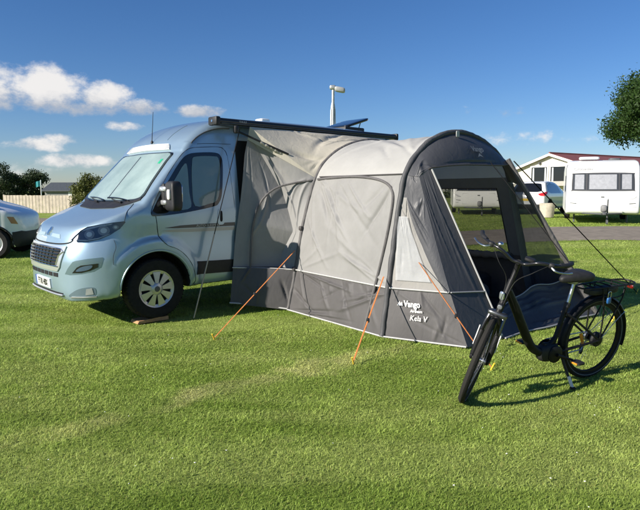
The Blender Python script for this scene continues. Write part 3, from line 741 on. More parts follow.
# raised cap over the windscreen
capo = catmull([(-.58, 2.050), (0, 2.060), (.58, 2.050), (.61, 2.062), (.55, 2.115), (.48, 2.128), (0, 2.138), (-.48, 2.128), (-.55, 2.115), (-.61, 2.062)], 3, True)
cap = vp('roof_cap', capo, FT, WHITEP, .022, .03, .05)
van_text('AUTO-SLEEPERS', .085, lambda a, b: (a*1.05, 2.094+b*.5), FT, mat('cap_letters', (.50, .52, .54), .5), 'lettering', cap, .0245)
vp('cap_trim', [(.53, 2.055), (.60, 2.064), (.55, 2.112), (.49, 2.122)], FT, mat('cap_grey', (.36, .37, .38), .4), .026, .01, .04, cap)
vp('cap_trim', [(-.53, 2.055), (-.60, 2.064), (-.55, 2.112), (-.49, 2.122)], FT, mat('cap_grey', (.36, .37, .38), .4), .026, .01, .04, cap)
# roof pressing lines
for yy in (.40,): 
    P = on_surface(van_sdf, [(yy, z) for z in np.linspace(2.19, 2.40, 12)], FT, .001); MB().tube([fr(p) for p in P], .006, 6).build('roof_rib', PAINT, van)
drip = [(1.52, 2.13), (1.62, 2.215), (1.75, 2.285), (1.92, 2.335), (2.1, 2.35)]
vline('roof_drip_rail', drip, SD, .010, GREYP, van, .002, False, 4)
vline('cab_seam', [(1.60, 2.125), (1.80, 2.140), (2.1, 2.145)], SD, .003, DARKIN, van, .001, False, 4)
a0 = on_surface(van_sdf, [(.02, 2.17)], FT, .0)[0]
an = MB().lathe([(.022, 0), (.018, .02), (.008, .04)], 10, 'z', fr(a0)).build('aerial_base', BLACKP, van)
MB().tube([fr(a0+[0, 0, .03]), fr(a0+[.03, 0, .42])], [.005, .003], 6).build('aerial', BLACKP, van)
# mirror
def mirror():
    c = np.array([-1.10, 1.17, 1.475])
    h = MB(); h.superbox(c, (.075, .115, .178), .45, 24, 16, None, lambda q: (q[0]-.02*(1-(q[1]/.115)**2), q[1]*(1-.10*(q[2]/.178)), q[2]))
    ho = h.build('mirror', BLACKP, van)
    g = MB(); g.superbox(c+[-.078, .0, .02], (.006, .090, .125), .4, 20, 8); g.build('mirror_glass', mat('mirror_silver', (.8, .82, .85), .03, metal=1), ho)
    for dz in (.085, -.075):
        a = MB(); a.superbox(c+[.03, -.135, dz], (.045, .085, .032), .5, 16, 10); a.build('mirror_arm', SILVER, ho)
    b = MB(); b.superbox(c+[.02, -.165, 0], (.035, .045, .15), .5, 16, 10); b.build('mirror_foot', BLACKP, ho)
    MB().superbox(c+[.068, .03, .02], (.012, .035, .06), .5, 12, 8).build('indicator', mat('indicator_lens', (.75, .72, .68), .15, coat=.8), ho)
mirror()
# wheels
def van_wheel(xb, y, sgn):
    w = MB(); prof = [(.235, -.10), (.30, -.112), (.345, -.105), (.362, -.085), (.366, -.04), (.366, .04), (.362, .085), (.345, .105), (.30, .112), (.235, .10), (.22, .06), (.22, -.06)]
    c = (-xb, y, .362)
    w.lathe(prof, 48, 'y', c, True); W = w.build('wheel', RUBBER, van)
    t = MB()
    for k in range(48):
        a = 2*math.pi*k/48
        for s2 in (-1, 1):
            p = np.array([c[0]+.364*math.cos(a), c[1]+s2*.045, c[2]+.364*math.sin(a)]); q = np.array([c[0]+.366*math.cos(a+.05), c[1]+s2*.092, c[2]+.358*math.sin(a+.05)])
            t.tube([p, q], .008, 4)
    t.build('tread', RUBBER, W)['kind'] = 'stuff'
    d = MB(); d.lathe([(.0, sgn*.055), (.215, sgn*.06), (.225, sgn*.045), (.225, -sgn*.05)], 32, 'y', c); d.build('rim', DARKIN, W)
    hc = MB(); hc.lathe([(.192, sgn*.085), (.228, sgn*.098), (.233, sgn*.085), (.226, sgn*.07), (.190, sgn*.072)], 40, 'y', c, True)
    hc.lathe([(0, sgn*.112), (.045, sgn*.110), (.075, sgn*.100), (.088, sgn*.085), (.080, sgn*.07)], 28, 'y', c)
    for k in range(9):
        a = 2*math.pi*(k+.3)/9; ca, sa = math.cos(a), math.sin(a)
        q = [(.072, -.020), (.10, -.026), (.15, -.036), (.205, -.050), (.205, .050), (.15, .036), (.10, .026), (.072, .020)]
        top = [(c[0]+r*ca-t*sa, c[1]+sgn*(.104-.06*(r-.07)), c[2]+r*sa+t*ca) for r, t in q]; low = [(x, y-sgn*.02, z) for x, y, z in top]
        hc.add(top+low, [tuple(range(8)), tuple(range(15, 7, -1))]+[(i, (i+1) % 8, 8+(i+1) % 8, 8+i) for i in range(8)])
    H = hc.build('hubcap', SILVER, W)
    MB().lathe([(0, sgn*.118), (.032, sgn*.116), (.036, sgn*.108)], 20, 'y', c).build('hub_badge', GREYP, H)
    nb = MB()
    for k in range(5):
        a = 2*math.pi*k/5; nb.lathe([(0, sgn*.104), (.011, sgn*.102), (.012, sgn*.09)], 8, 'y', (c[0]+.058*math.cos(a), c[1], c[2]+.058*math.sin(a)))
    nb.build('nut_cover', GREYP, H)
for xb in (.955, 4.40):
    for sg in (1, -1): van_wheel(xb, sg*.885, sg)
# roof awning cassette, roof window lid, vent
cas = MB(); prof = catmull([(.86, 2.375), (.99, 2.380), (1.035, 2.400), (1.04, 2.435), (1.01, 2.460), (.90, 2.466), (.86, 2.45)], 3, True)
n = len(prof)
cas.add([(-x, a, b) for x in (1.86, 5.25) for a, b in prof], [tuple(range(n)), tuple(range(2*n-1, n-1, -1))]+[(i, (i+1) % n, n+(i+1) % n, n+i) for i in range(n)])
CASM = mat('anthracite_aluminium', (.018, .020, .023), .38, metal=.2, coat=.2)
cs = cas.build('awning_cassette', CASM, van, True, 50)
for x0, x1 in ((1.79, 1.862), (5.248, 5.30)):
    e = MB(); e.box((-x1, .85, 2.367), (-x0, 1.05, 2.474), None, .018); e.build('cassette_end_cap', BLACKP, cs)
bl = MB(); bl.tube([(-1.87, 1.045, 2.395), (-5.24, 1.045, 2.395)], .007, 6); bl.build('lead_bar', GREYP, cs)
MB().lathe([(0, .0), (.016, .0), (.016, -.006)], 10, 'x', (-1.785, .95, 2.42)).build('end_screw', CHROME, cs)
Vt, Ft = text_shape('THULE', .04); link_mesh('lettering', [(-(2.20+a), 1.043, 2.425+b*.8) for a, b in Vt], Ft, mat('cassette_letters', (.5, .5, .5), .5), cs, False)
lid = MB(); R = Matrix.Translation((-4.72, .1, 2.60)) @ Matrix.Rotation(math.radians(17), 4, 'Y')
lid.superbox((0, 0, 0), (.30, .32, .025), .3, 24, 8, R @ Matrix.Translation((-.30, 0, .0))); lid.build('roof_window_lid', GLOSSB, van)
lf = MB(); lf.box((-5.12, -.24, 2.49), (-4.66, .44, 2.60), None, .02); lf.build('roof_window_frame', BLACKP, van)
st = MB(); st.tube([(-5.05, .36, 2.58), (-5.10, .36, 2.70)], .008); st.build('lid_strut', GREYP, van)
rv = MB(); rv.superbox((-3.1, .25, 2.57), (.09, .09, .04), .4, 20, 8); rv.build('roof_vent', WHITEP, van)
# levelling ramp under the front wheel
rp = MB(); rp.prism([(-.26, 0), (.14, 0), (.14, .042), (.02, .045), (-.04, .042), (-.24, .03)], lambda a, b, t: (a, t, b), .20)
ro = rp.build('levelling_ramp', mat('worn_timber', (.36, .21, .10), .8, var=.3, vscale=14, bump=.4, bscale=50), None, False)
ro.location = v2w(.955, .985, .0); ro.rotation_euler = (0, 0, VROT+math.pi)
tag(ro, 'low brown wooden levelling ramp under the front wheel of the blue camper van', 'ramp')
# ------------------------------------------------------------------ drive-away awning (same frame as the van: xb back, y out, z up)
awn = thing('drive_away_awning', 'grey and cream inflatable drive-away awning with dark hood, open end facing the bicycle', 'awning', AWN_LOC, AWN_YAW+math.pi)
def fabric(name, col, var=.10, transl=.25, rough=.6, crease=.16):
    m = mat(name, col, rough, var=var, vscale=2.2, transl=transl, spec=.35)
    N = m.node_tree.nodes; L = m.node_tree.links; p = N['Principled BSDF']
    tc = N.new('ShaderNodeTexCoord'); mp = N.new('ShaderNodeMapping'); mp.inputs['Scale'].default_value = (1.3, 1.3, .55); mp.inputs['Rotation'].default_value = (.5, .4, .3); L.new(tc.outputs['Object'], mp.inputs[0])
    a = N.new('ShaderNodeTexNoise'); a.inputs['Scale'].default_value = 6; a.inputs['Detail'].default_value = 5; a.inputs['Distortion'].default_value = 1.2; L.new(mp.outputs[0], a.inputs['Vector'])
    b = N.new('ShaderNodeTexNoise'); b.inputs['Scale'].default_value = 30; b.inputs['Detail'].default_value = 3; L.new(mp.outputs[0], b.inputs['Vector'])
    ad = N.new('ShaderNodeMath'); ad.operation = 'MULTIPLY_ADD'; L.new(b.outputs['Fac'], ad.inputs[0]); ad.inputs[1].default_value = .12; L.new(a.outputs['Fac'], ad.inputs[2])
    bn = N.new('ShaderNodeBump'); bn.inputs['Strength'].default_value = crease; bn.inputs['Distance'].default_value = .035; L.new(ad.outputs[0], bn.inputs['Height']); L.new(bn.outputs[0], p.inputs['Normal'])
    return m
BEIGE = fabric('beige_canvas', (.30, .296, .290)); CREAM = fabric('cream_canvas', (.60, .56, .47), .06, .3); PALE = fabric('pale_grey_canvas', (.46, .455, .44), .06, .3)
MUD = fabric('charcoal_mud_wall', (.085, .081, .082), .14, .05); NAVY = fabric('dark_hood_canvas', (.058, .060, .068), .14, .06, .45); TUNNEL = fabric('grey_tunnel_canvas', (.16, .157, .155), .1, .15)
PIPE = mat('white_piping', (.42, .42, .41), .6); SLEEVE = fabric('beam_sleeve', (.105, .10, .10), .15, 0, .65, .6); ZIP = mat('zip_dark', (.06, .055, .055), .6)
def clear_film(name, tint, gloss, haze=0):
    m = bpy.data.materials.new(name); m.use_nodes = True; N = m.node_tree.nodes; L = m.node_tree.links; N.remove(N['Principled BSDF'])
    gl = N.new('ShaderNodeBsdfGlossy'); gl.inputs['Roughness'].default_value = .12; tr = N.new('ShaderNodeBsdfTransparent'); tr.inputs[0].default_value = tint+(1,)
    tc = N.new('ShaderNodeTexCoord'); nz = N.new('ShaderNodeTexNoise'); nz.inputs['Scale'].default_value = 5; nz.inputs['Distortion'].default_value = 1.5; L.new(tc.outputs['Object'], nz.inputs['Vector'])
    bn = N.new('ShaderNodeBump'); bn.inputs['Strength'].default_value = .6; bn.inputs['Distance'].default_value = .05; L.new(nz.outputs['Fac'], bn.inputs['Height']); L.new(bn.outputs[0], gl.inputs['Normal'])
    ms = N.new('ShaderNodeMixShader'); ms.inputs[0].default_value = gloss; L.new(tr.outputs[0], ms.inputs[1]); L.new(gl.outputs[0], ms.inputs[2]); df = N.new('ShaderNodeBsdfDiffuse'); df.inputs[0].default_value = (.36, .36, .37, 1); m2 = N.new('ShaderNodeMixShader'); m2.inputs[0].default_value = haze; L.new(ms.outputs[0], m2.inputs[1]); L.new(df.outputs[0], m2.inputs[2])
    L.new(m2.outputs[0], N['Material Output'].inputs[0]); return m
TINT = clear_film('tinted_window_film', (.36, .355, .34), .06, .22); MESH = clear_film('mesh_screen', (.34, .35, .36), .05, .34); VINYL = mat('clear_vinyl', (.50, .51, .52), .28, var=.15, vscale=4, alpha=.50, coat=.4, bump=.5, bscale=5)

def arc_param(pts, n):
    P = catmull(pts, 8); d = np.r_[0, np.cumsum(np.linalg.norm(np.diff(P, axis=0), axis=1))]; t = np.linspace(0, d[-1], n)
    return np.stack([np.interp(t, d, P[:, k]) for k in range(P.shape[1])], 1)
A1 = [(2.57, 0), (2.68, .45), (2.775, .925), (2.90, 1.38), (3.06, 1.79), (3.28, 2.03), (3.62, 2.205), (4.05, 2.285), (4.48, 2.20), (4.83, 1.98), (5.05, 1.62), (5.25, 1.0), (5.42, .4), (5.52, 0)]
A2 = [(2.56, 0), (2.63, .45), (2.71, .94), (2.79, 1.40), (2.865, 1.72), (3.0, 1.915), (3.28, 2.13), (3.70, 2.245), (4.16, 2.185), (4.58, 1.98), (4.82, 1.66), (5.08, 1.05), (5.36, .30), (5.46, 0)]
NA = 97
C1 = arc_param(A1, NA); C2 = arc_param(A2, NA)
Y1, Y2 = 1.44, 3.21
def at_z(C, z, far=False):
    k = np.argmax(C[:, 1])
    if not far: return np.interp(z, C[:k, 1], C[:k, 0])
    return np.interp(-z, -C[k:, 1], C[k:, 0])
def folds(n, seed, amp=.012, fans=(), lines=()):
    """creases of pulled cloth in panel coordinates (s,t in 0..1)"""
    r = np.random.default_rng(seed); Lst = []
    for k in range(int(n*.7)):
        if fans and r.random() < .75:
            c = fans[r.integers(len(fans))]; a = r.uniform(c[2], c[3]); l = r.uniform(.4, 1.0); p = np.array(c[:2])+r.normal(0, .02, 2); q = p+l*np.array([math.cos(a), math.sin(a)])
        else:
            p = r.uniform(0, 1, 2); a = r.normal(0, .35); l = r.uniform(.3, .8); q = p+l*np.array([math.cos(a), math.sin(a)])
        Lst.append((p, q, amp*r.uniform(.4, 1.2)*r.choice([-1, 1]), r.uniform(.016, .034)))
    for p, q, a, w in lines: Lst.append((np.array(p), np.array(q), a*.62, w))
    def f(s, t):
        d = np.zeros_like(s)
        for p, q, a, w in Lst:
            e = q-p; l2 = e @ e; u = np.clip(((s-p[0])*e[0]+(t-p[1])*e[1])/l2, 0, 1)
            r2 = (s-p[0]-u*e[0])**2+(t-p[1]-u*e[1])**2
            d += 1.9*a*np.exp(-r2/(w*.8*(.6+.8*u))**2)*np.sin(np.pi*np.clip(u*.9+.08, 0, 1))
        return d
    return f
def panel(name, A, B, m, nt, disp=None, sag=0, parent=awn, pin=True, thick=0):
    """ruled cloth between two point rows, pushed off along its normal by the creases"""
    A = np.array(A, float); B = np.array(B, float)
    if disp:                                   # finer grid where the cloth is creased
        k_ = np.linspace(0, len(A)-1, 2*len(A)-1); A = np.stack([np.interp(k_, np.arange(len(A)), A[:, c]) for c in range(3)], 1); B = np.stack([np.interp(k_, np.arange(len(B)), B[:, c]) for c in range(3)], 1); nt = 2*nt-1
    ns = len(A); t = np.linspace(0, 1, nt)[None, :, None]
    G = A[:, None]*(1-t)+B[:, None]*t
    du = np.gradient(G, axis=0); dv = np.gradient(G, axis=1); nr = np.cross(du, dv); nr /= np.maximum(np.linalg.norm(nr, axis=2, keepdims=True), 1e-9)
    s_, t_ = np.meshgrid(np.linspace(0, 1, ns), np.linspace(0, 1, nt), indexing='ij')
    w = np.ones_like(s_)
    if pin: w = np.clip(np.minimum(np.minimum(s_, 1-s_), np.minimum(t_, 1-t_))*14, 0, 1)
    h = np.zeros_like(s_)
    if disp: h += disp(s_, t_)
    h += sag*np.sin(np.pi*s_)*np.sin(np.pi*t_)
    G = G+nr*(h*w)[..., None]
    V = (G*[-1, 1, 1]).reshape(-1, 3); i, j = np.meshgrid(np.arange(ns-1), np.arange(nt-1), indexing='ij'); k = (i*nt+j).ravel()
    o = np_mesh(name, V, None, m, parent, True, np.stack([k, k+nt, k+nt+1, k+1], 1))
    return o, G
def seam(name, pts, r, m, parent=awn, smooth=0, n=6, flat=1.0):
    return MB().tube([(-p[0], p[1], p[2]) for p in (catmull(pts, smooth) if smooth else pts)], r, n, flat=flat).build(name, m, parent)
def col(C, y, z0, z1, n, far=False):
    return [(at_z(C, z, far), y, z) for z in np.linspace(z0, z1, n)]
WALL = .54; EAVE = 1.74
# near side between the two beams
bl_ = 34
panel('mud_wall', col(C1, Y1, .015, WALL, 26), col(C2, Y2, .015, WALL, 26), MUD, 60, folds(26, 3, .012, [(0, .0, .9, 1.5), (1, 0, 1.7, 2.3), (.9, 1, 3.6, 4.4)], [((.98, .05), (.1, .22), .016, .014), ((.98, .3), (.1, .5), .018, .016), ((.98, .55), (.05, .72), -.016, .014), ((.98, .8), (.1, .95), .016, .014), ((.9, .62), (.2, .62), .012, .012)]), .02)
panel('side_panel', col(C1, Y1, WALL, EAVE, 54), col(C2, Y2, WALL, EAVE, 54), BEIGE, 70, folds(36, 11, .010, [(1, .02, 2.0, 3.0), (1, .30, 2.3, 3.1), (0, .0, .2, 1.2), (1, .97, 3.5, 4.2), (0, .98, -1.2, -.3)], [((.99, .10), (.30, .62), .022, .016), ((.99, .06), (.45, .36), -.018, .014), ((.97, .42), (.55, .80), .016, .014), ((.60, .02), (.05, .40), .018, .016), ((.85, .03), (.20, .22), .016, .014), ((.95, .93), (.40, .70), -.016, .016), ((.98, .16), (.5, .5), -.016, .012)]), .025)
k1 = np.argmax(C1[:, 1]); 
def over(C, y, z0, n):
    k = np.argmax(C[:, 1]); up = C[:k+1][C[:k+1, 1] > z0]; dn = C[k:][C[k:, 1] > z0]
    P = np.vstack([[at_z(C, z0), z0], up, dn[1:], [at_z(C, z0, True), z0]])
    d = np.r_[0, np.cumsum(np.linalg.norm(np.diff(P, axis=0), axis=1))]; t = np.linspace(0, d[-1], n)
    return [(np.interp(a, d, P[:, 0]), y, np.interp(a, d, P[:, 1])) for a in t]
panel('roof_panel', over(C1, Y1, EAVE, 60), over(C2, Y2, EAVE, 60), PALE, 60, folds(26, 21, .013, [(.05, .02, .2, 1.3), (.3, 0, .7, 1.6), (.12, .98, -1.3, -.2), (.5, .0, 1.0, 2.0)]), -.035)
# far side with its big tinted window
FW0, FW1, FZ0, FZ1 = .17, .86, .70, 1.60
def far_pt(t, z): return (at_z(C1, z, True)*(1-t)+at_z(C2, z, True)*t, Y1*(1-t)+Y2*t, z)
def far_strip(name, t0, t1, z0, z1, m, nt, nz, dsp=None):
    return panel(name, [far_pt(t0, z) for z in np.linspace(z0, z1, nz)], [far_pt(t1, z) for z in np.linspace(z0, z1, nz)], m, nt, dsp, 0)
far_strip('far_mud_wall', 0, 1, .015, FZ0, MUD, 30, 16, folds(14, 5, .012))
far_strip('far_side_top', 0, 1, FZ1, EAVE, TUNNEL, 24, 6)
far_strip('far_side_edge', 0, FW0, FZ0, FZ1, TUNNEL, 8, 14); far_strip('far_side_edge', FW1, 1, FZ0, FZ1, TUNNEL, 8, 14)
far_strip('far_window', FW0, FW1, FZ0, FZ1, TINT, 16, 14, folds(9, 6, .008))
seam('window_hem', [far_pt(FW0, FZ0), far_pt(FW0, FZ1), far_pt(FW1, FZ1), far_pt(FW1, FZ0), far_pt(FW0, FZ0)], .010, ZIP)
rc_ = MB(); P = [far_pt(t, FZ0-.03+.012*math.sin(t*9)) for t in np.linspace(FW0-.05, FW1+.03, 26)]; rc_.tube([(-p[0]+.05, p[1], p[2]) for p in P], [.05+.012*math.sin(i*1.9) for i in range(26)], 10); rc_.build('rolled_curtain', TUNNEL, awn)
# beams
for C, Y, nm in ((C1, Y1, 'air_beam'), (C2, Y2, 'air_beam')):
    r = .030 if Y == Y2 else .024
    rg = np.random.default_rng(4); b_ = seam(nm, [(p[0]+.004*math.sin(i*1.3), Y, max(p[1], .02)) for i, p in enumerate(C)], [r*(.90+.22*rg.random()) for _ in C], SLEEVE if Y == Y1 else fabric('front_beam_sleeve', (.068, .068, .072), .15, 0, .55, .3), awn, 0, 12)
for z in (.55, 1.08):
    x = at_z(C1, z); MB().superbox((-x+.03, Y1, z), (.022, .03, .03), .6, 10, 8).build('beam_clip', ZIP, awn)
# tunnel to the van: flared near panel, roof, far panel
def tun(z): return van_to_awn(np.interp(z, [0, .3, 1.0, 2.05, 2.3], [1.93, 1.96, 2.06, 2.23, 2.30]), np.interp(z, [0, 1.3, 2.3], [1.06, 1.05, 1.03])+.01*math.sin(z*5), z)
zs = lambda a, b, n: np.linspace(a, b, n)
panel('tunnel_mud_wall', [tun(z) for z in zs(.10, WALL+.04, 18)], col(C1, Y1, .015, WALL, 18), MUD, 30, folds(12, 31, .012), .02)
def tun_rows(n):
    A_, M_, B_ = [], [], []
    for r_ in np.linspace(0, 1, n):
        zv = WALL+.04+(2.24-WALL-.04)*r_; za = WALL+(EAVE-WALL)*r_; zm = (zv+za)/2
        a_ = np.array(tun(zv)); b2 = np.array((at_z(C1, za), Y1, za)); f_ = float(np.interp(zm, [.5, .75, 1.1, 1.5, 1.8, 2.0], [.62, .64, .80, .52, .25, .06]))
        m_ = a_*(1-f_)+b2*f_; m_[0] += .19*math.sin(math.pi*f_); m_[1] -= .09*math.sin(math.pi*f_)
        A_.append(a_); M_.append(m_); B_.append(b2)
    return A_, M_, B_
TA, TM, TB = tun_rows(50)
panel('tunnel_shade_side', TA, TM, BEIGE, 22, folds(8, 33, .010), .0)
panel('tunnel_side', TM, TB, BEIGE, 26, folds(12, 34, .010, [(1, .98, 3.6, 4.6), (1, .05, 1.7, 2.5)]), .0)
n_ = 46
te = [van_to_awn(x, 1.05, 2.405) for x in np.linspace(2.30, 4.95, n_)]
to = over(C1, Y1, EAVE, n_)
panel('tunnel_roof', te, to, CREAM, 26, folds(24, 35, .020, [(.1, .95, 3.3, 4.6), (.3, 0, .8, 1.6), (.6, 0, 1.2, 2.2)]), -.05)
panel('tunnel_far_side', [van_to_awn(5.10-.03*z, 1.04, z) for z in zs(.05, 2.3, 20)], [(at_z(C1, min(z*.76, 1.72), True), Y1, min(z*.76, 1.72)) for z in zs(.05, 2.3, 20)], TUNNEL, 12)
panel('tunnel_gusset', [np.array(van_to_awn(2.30, 1.05, 2.405))*(1-t)+np.array(tun(2.24))*t for t in np.linspace(0, 1, 8)], [(at_z(C1, EAVE), Y1, EAVE)]*8, CREAM, 12)
# poles gripping the fabric to the cassette
pl_ = MB(); pl_.tube([(-2.12, .98, 2.33), (-2.42, 1.08, 2.20), (-2.75, 1.22, 2.05)], .013, 8); pl_.build('tunnel_pole', BLACKP, awn)
cl_ = MB(); cl_.superbox((-2.10, .98, 2.35), (.03, .035, .05), .5, 10, 8); cl_.build('pole_clamp', BLACKP, awn)
fs = MB()
rg = np.random.default_rng(9); fs.tube([(-(2.40+.40*u), 1.085+.10*u+.006*math.sin(u*40), 2.195-.20*u) for u in np.linspace(0, 1, 30)], [.014+.005*rg.random() for _ in range(30)], 8)
fs.build('gathered_cloth', CREAM, awn)
# zips: arch of the door on the tunnel side and on the main side
def near_pt(t, z, off=.012): return (at_z(C1, z)*(1-t)+at_z(C2, z)*t-off, Y1*(1-t)+Y2*t, z)
def tunnel_pt(t, z, off=.014):
    a = np.array(tun(z)); b_ = np.array((at_z(C1, min(z, EAVE)), Y1, z)); p = a*(1-t)+b_*t; p[0] += -off+.05*math.sin(math.pi*t); p[1] -= .02*math.sin(math.pi*t); p[1] += .01; return tuple(p)
zl = [near_pt(t, z) for t, z in ((.05, EAVE-.02), (.25, EAVE-.005), (.5, EAVE-.0), (.72, EAVE-.03), (.86, EAVE-.09), (.93, 1.55), (.945, 1.35), (.93, 1.0), (.89, .55), (.845, .06))]
seam('door_zip', zl, .016, SLEEVE, awn, 5, 8)
zl2 = [tunnel_pt(t, z) for t, z in ((.30, .10), (.25, .60), (.22, 1.1), (.28, 1.42), (.45, 1.60), (.70, 1.67), (.96, 1.71))]
seam('door_zip', zl2, .014, SLEEVE, awn, 5, 8)
# piping
seam('piping', [near_pt(t, WALL, .016) for t in np.linspace(0, 1, 20)], .009, PIPE, awn)
seam('piping', [tunnel_pt(t, WALL+.03*(1-t), .016) for t in np.linspace(0, 1, 10)], .009, PIPE, awn)
seam('hem', [near_pt(t, .022, .016) for t in np.linspace(0, 1, 20)], .009, PIPE, awn)
seam('hem', [tunnel_pt(t, .03+.08*(1-t), .016) for t in np.linspace(0, 1, 10)], .010, PIPE, awn)
seam('eave_piping', [near_pt(t, EAVE+.012, .012) for t in np.linspace(.06, 1, 20)], .008, ZIP, awn)
# ---- front bay
CB = np.array((2.93, 4.05, .015)); CT = np.array((2.935, 3.36, 1.72))
PT = np.array((3.05, 3.41, 1.815)); PB = np.array((3.545, 4.06, .015))
FB = np.array((5.50, 4.08, .015)); FTp = np.array((4.50, 3.37, 1.955))
def corner(z): u = (z-.015)/(1.72-.015); return CB*(1-u)+CT*u-np.array([0, .03*math.sin(math.pi*u), 0])
def pipe(z): u = (z-.015)/(1.815-.015); return PB*(1-u)+PT*u
_, GW = panel('wing_mud_wall', col(C2, Y2, .015, WALL, 24), [corner(z) for z in zs(.015, WALL, 24)], MUD, 36, folds(14, 41, .007, [(1, .02, 1.8, 2.9), (1, .5, 2.0, 3.1), (0, 1, -1.2, -.3)]), .02)
def wing_pt(t, z, off=0):
    a = np.array((at_z(C2, z), Y2, z)); p = a*(1-t)+corner(z)*t; p[0] -= off; return p
def wb(z): return float(np.interp(z, [WALL, 1.0, 1.5], [.92, .66, .26]))
wz = zs(WALL, 1.50, 44)
panel('wing_panel', [wing_pt(0, z) for z in wz], [wing_pt(wb(z), z) for z in wz], fabric('wing_canvas', (.33, .318, .30), .12, .2), 26, folds(14, 43, .005, [(1, .98, 3.4, 4.6), (1, .02, 1.8, 2.6), (.98, .4, 2.4, 3.6)]), .01)
panel('wing_border', [wing_pt(wb(z), z) for z in wz], [corner(z) for z in wz], NAVY, 22, folds(14, 52, .006, [(1, .98, 3.4, 4.6), (1, .02, 1.8, 2.6)]), .01)
panel('wing_top', col(C2, Y2, 1.50, 1.735, 14), [corner(z) for z in zs(1.50, 1.715, 14)], NAVY, 20, folds(6, 47, .006), .0)
wz2 = np.linspace(.63, 1.30, 20)
panel('wing_window', [wing_pt(wb(z)*.16, z, .026) for z in wz2], [wing_pt(wb(z)*.86, z, .026) for z in wz2], VINYL, 12, folds(10, 51, .006), 0)
seam('piping', [wing_pt(t, WALL, .018) for t in np.linspace(0, 1, 10)], .009, PIPE, awn)
seam('hem', [wing_pt(t, .022, .018) for t in np.linspace(0, 1, 10)], .009, PIPE, awn)
panel('front_panel', [corner(z) for z in zs(.015, 1.715, 40)], [pipe(z) for z in zs(.015, 1.81, 40)], NAVY, 20, folds(12, 53, .005, [(1, .0, 1.8, 2.8), (1, .5, 2.4, 3.6)]), .0)
seam('door_piping', [pipe(z)+[0, .012, 0] for z in zs(.27, 1.80, 20)], .0095, PIPE, awn)
seam('piping', [corner(WALL)*(1-t)+pipe(WALL-.03)*t+[0, .012, 0] for t in np.linspace(0, 1, 6)], .008, mat('grey_piping', (.33, .33, .34), .6), awn)
# hood over the open end
ho_top = over(C2, Y2, 1.735, 50)
def hood_edge(u):
    P = np.array([CT, PT, (3.33, 3.43, 1.845), (3.63, 3.44, 1.862), (4.0, 3.44, 1.868), (4.33, 3.42, 1.872), FTp+[0.05, 0, -.06], (4.83, 3.40, 1.62)]); d = np.linspace(0, 1, len(P)); return np.array([np.interp(u, d, P[:, k]) for k in range(3)])
panel('hood', ho_top, [hood_edge(u) for u in np.linspace(0, 1, 50)], NAVY, 20, folds(16, 61, .016, [(.12, .95, 3.0, 4.4), (.15, .2, .8, 2.0), (.1, .5, 1.0, 2.4)]), .03)
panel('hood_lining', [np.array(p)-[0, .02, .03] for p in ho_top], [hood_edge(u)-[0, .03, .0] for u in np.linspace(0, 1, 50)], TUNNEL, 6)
seam('hood_hem', [hood_edge(u) for u in np.linspace(.12, .90, 30)], .010, ZIP, awn)
MB().superbox((-3.66, 3.275, 2.215), (.03, .006, .035), .4, 8, 6).build('hood_tag', PIPE, awn)
# far wing: mesh screen between the far leg and the outer corner
def farc(z): u = (z-.015)/(1.955-.015); return FB*(1-u)+FTp*u
panel('far_leg_sleeve', [(at_z(C2, z, True)-.20+.05*(z/1.8), Y2+.05, z) for z in zs(.015, 1.68, 24)], [(at_z(C2, z, True)+.015, Y2+.03, z) for z in zs(.015, 1.68, 24)], TUNNEL, 10, folds(10, 63, .012))
panel('far_wing_mesh', [(at_z(C2, z, True), Y2+.03, z) for z in zs(.60, 1.66, 20)], [farc(z) for z in zs(.60, 1.66, 20)], MESH, 14, folds(8, 65, .01))
panel('far_wing_wall', [(at_z(C2, z, True), Y2+.03, z) for z in zs(.015, .60, 14)], [farc(z) for z in zs(.015, .60, 14)], NAVY, 14, folds(8, 67, .014))
seam('far_corner_edge', [farc(z) for z in zs(.02, 1.95, 24)], .032, SLEEVE, awn, 0, 8)
# low door panel slumped along the threshold
xs_ = np.linspace(PB[0]-.02, FB[0], 40)
front = [(x, 4.06+.02*math.sin(x*6), .014) for x in xs_]
back = [(x, 3.80-.12*math.sin((x-3.5)*1.6), .10+.30*np.interp(x, [3.5, 4.1, 4.6, 5.5], [.35, .55, 1.0, 1.15])+.015*math.sin(x*11)) for x in xs_]
panel('door_flap', front, back, NAVY, 14, folds(24, 71, .018), .03)
seam('flap_hem', [(p[0], p[1]+.008, p[2]+.008) for p in front], .009, mat('grey_piping', (.33, .33, .34), .6), awn)
seam('flap_hem', [(p[0], p[1]+.012, p[2]+.004) for p in back], .007, mat('grey_piping', (.33, .33, .34), .6), awn)
gsht = MB(); P = [(2.62, 1.1), (2.62, 3.2), (2.98, 4.0), (5.42, 4.0), (5.42, 3.2), (5.45, 1.1)]
gsht.prism(P, lambda a, b, t: (-a, b, .028+t), .006); gsht.build('groundsheet', mat('groundsheet_grey', (.035, .036, .042), .8, var=.2, bump=.4, bscale=14), awn, False)
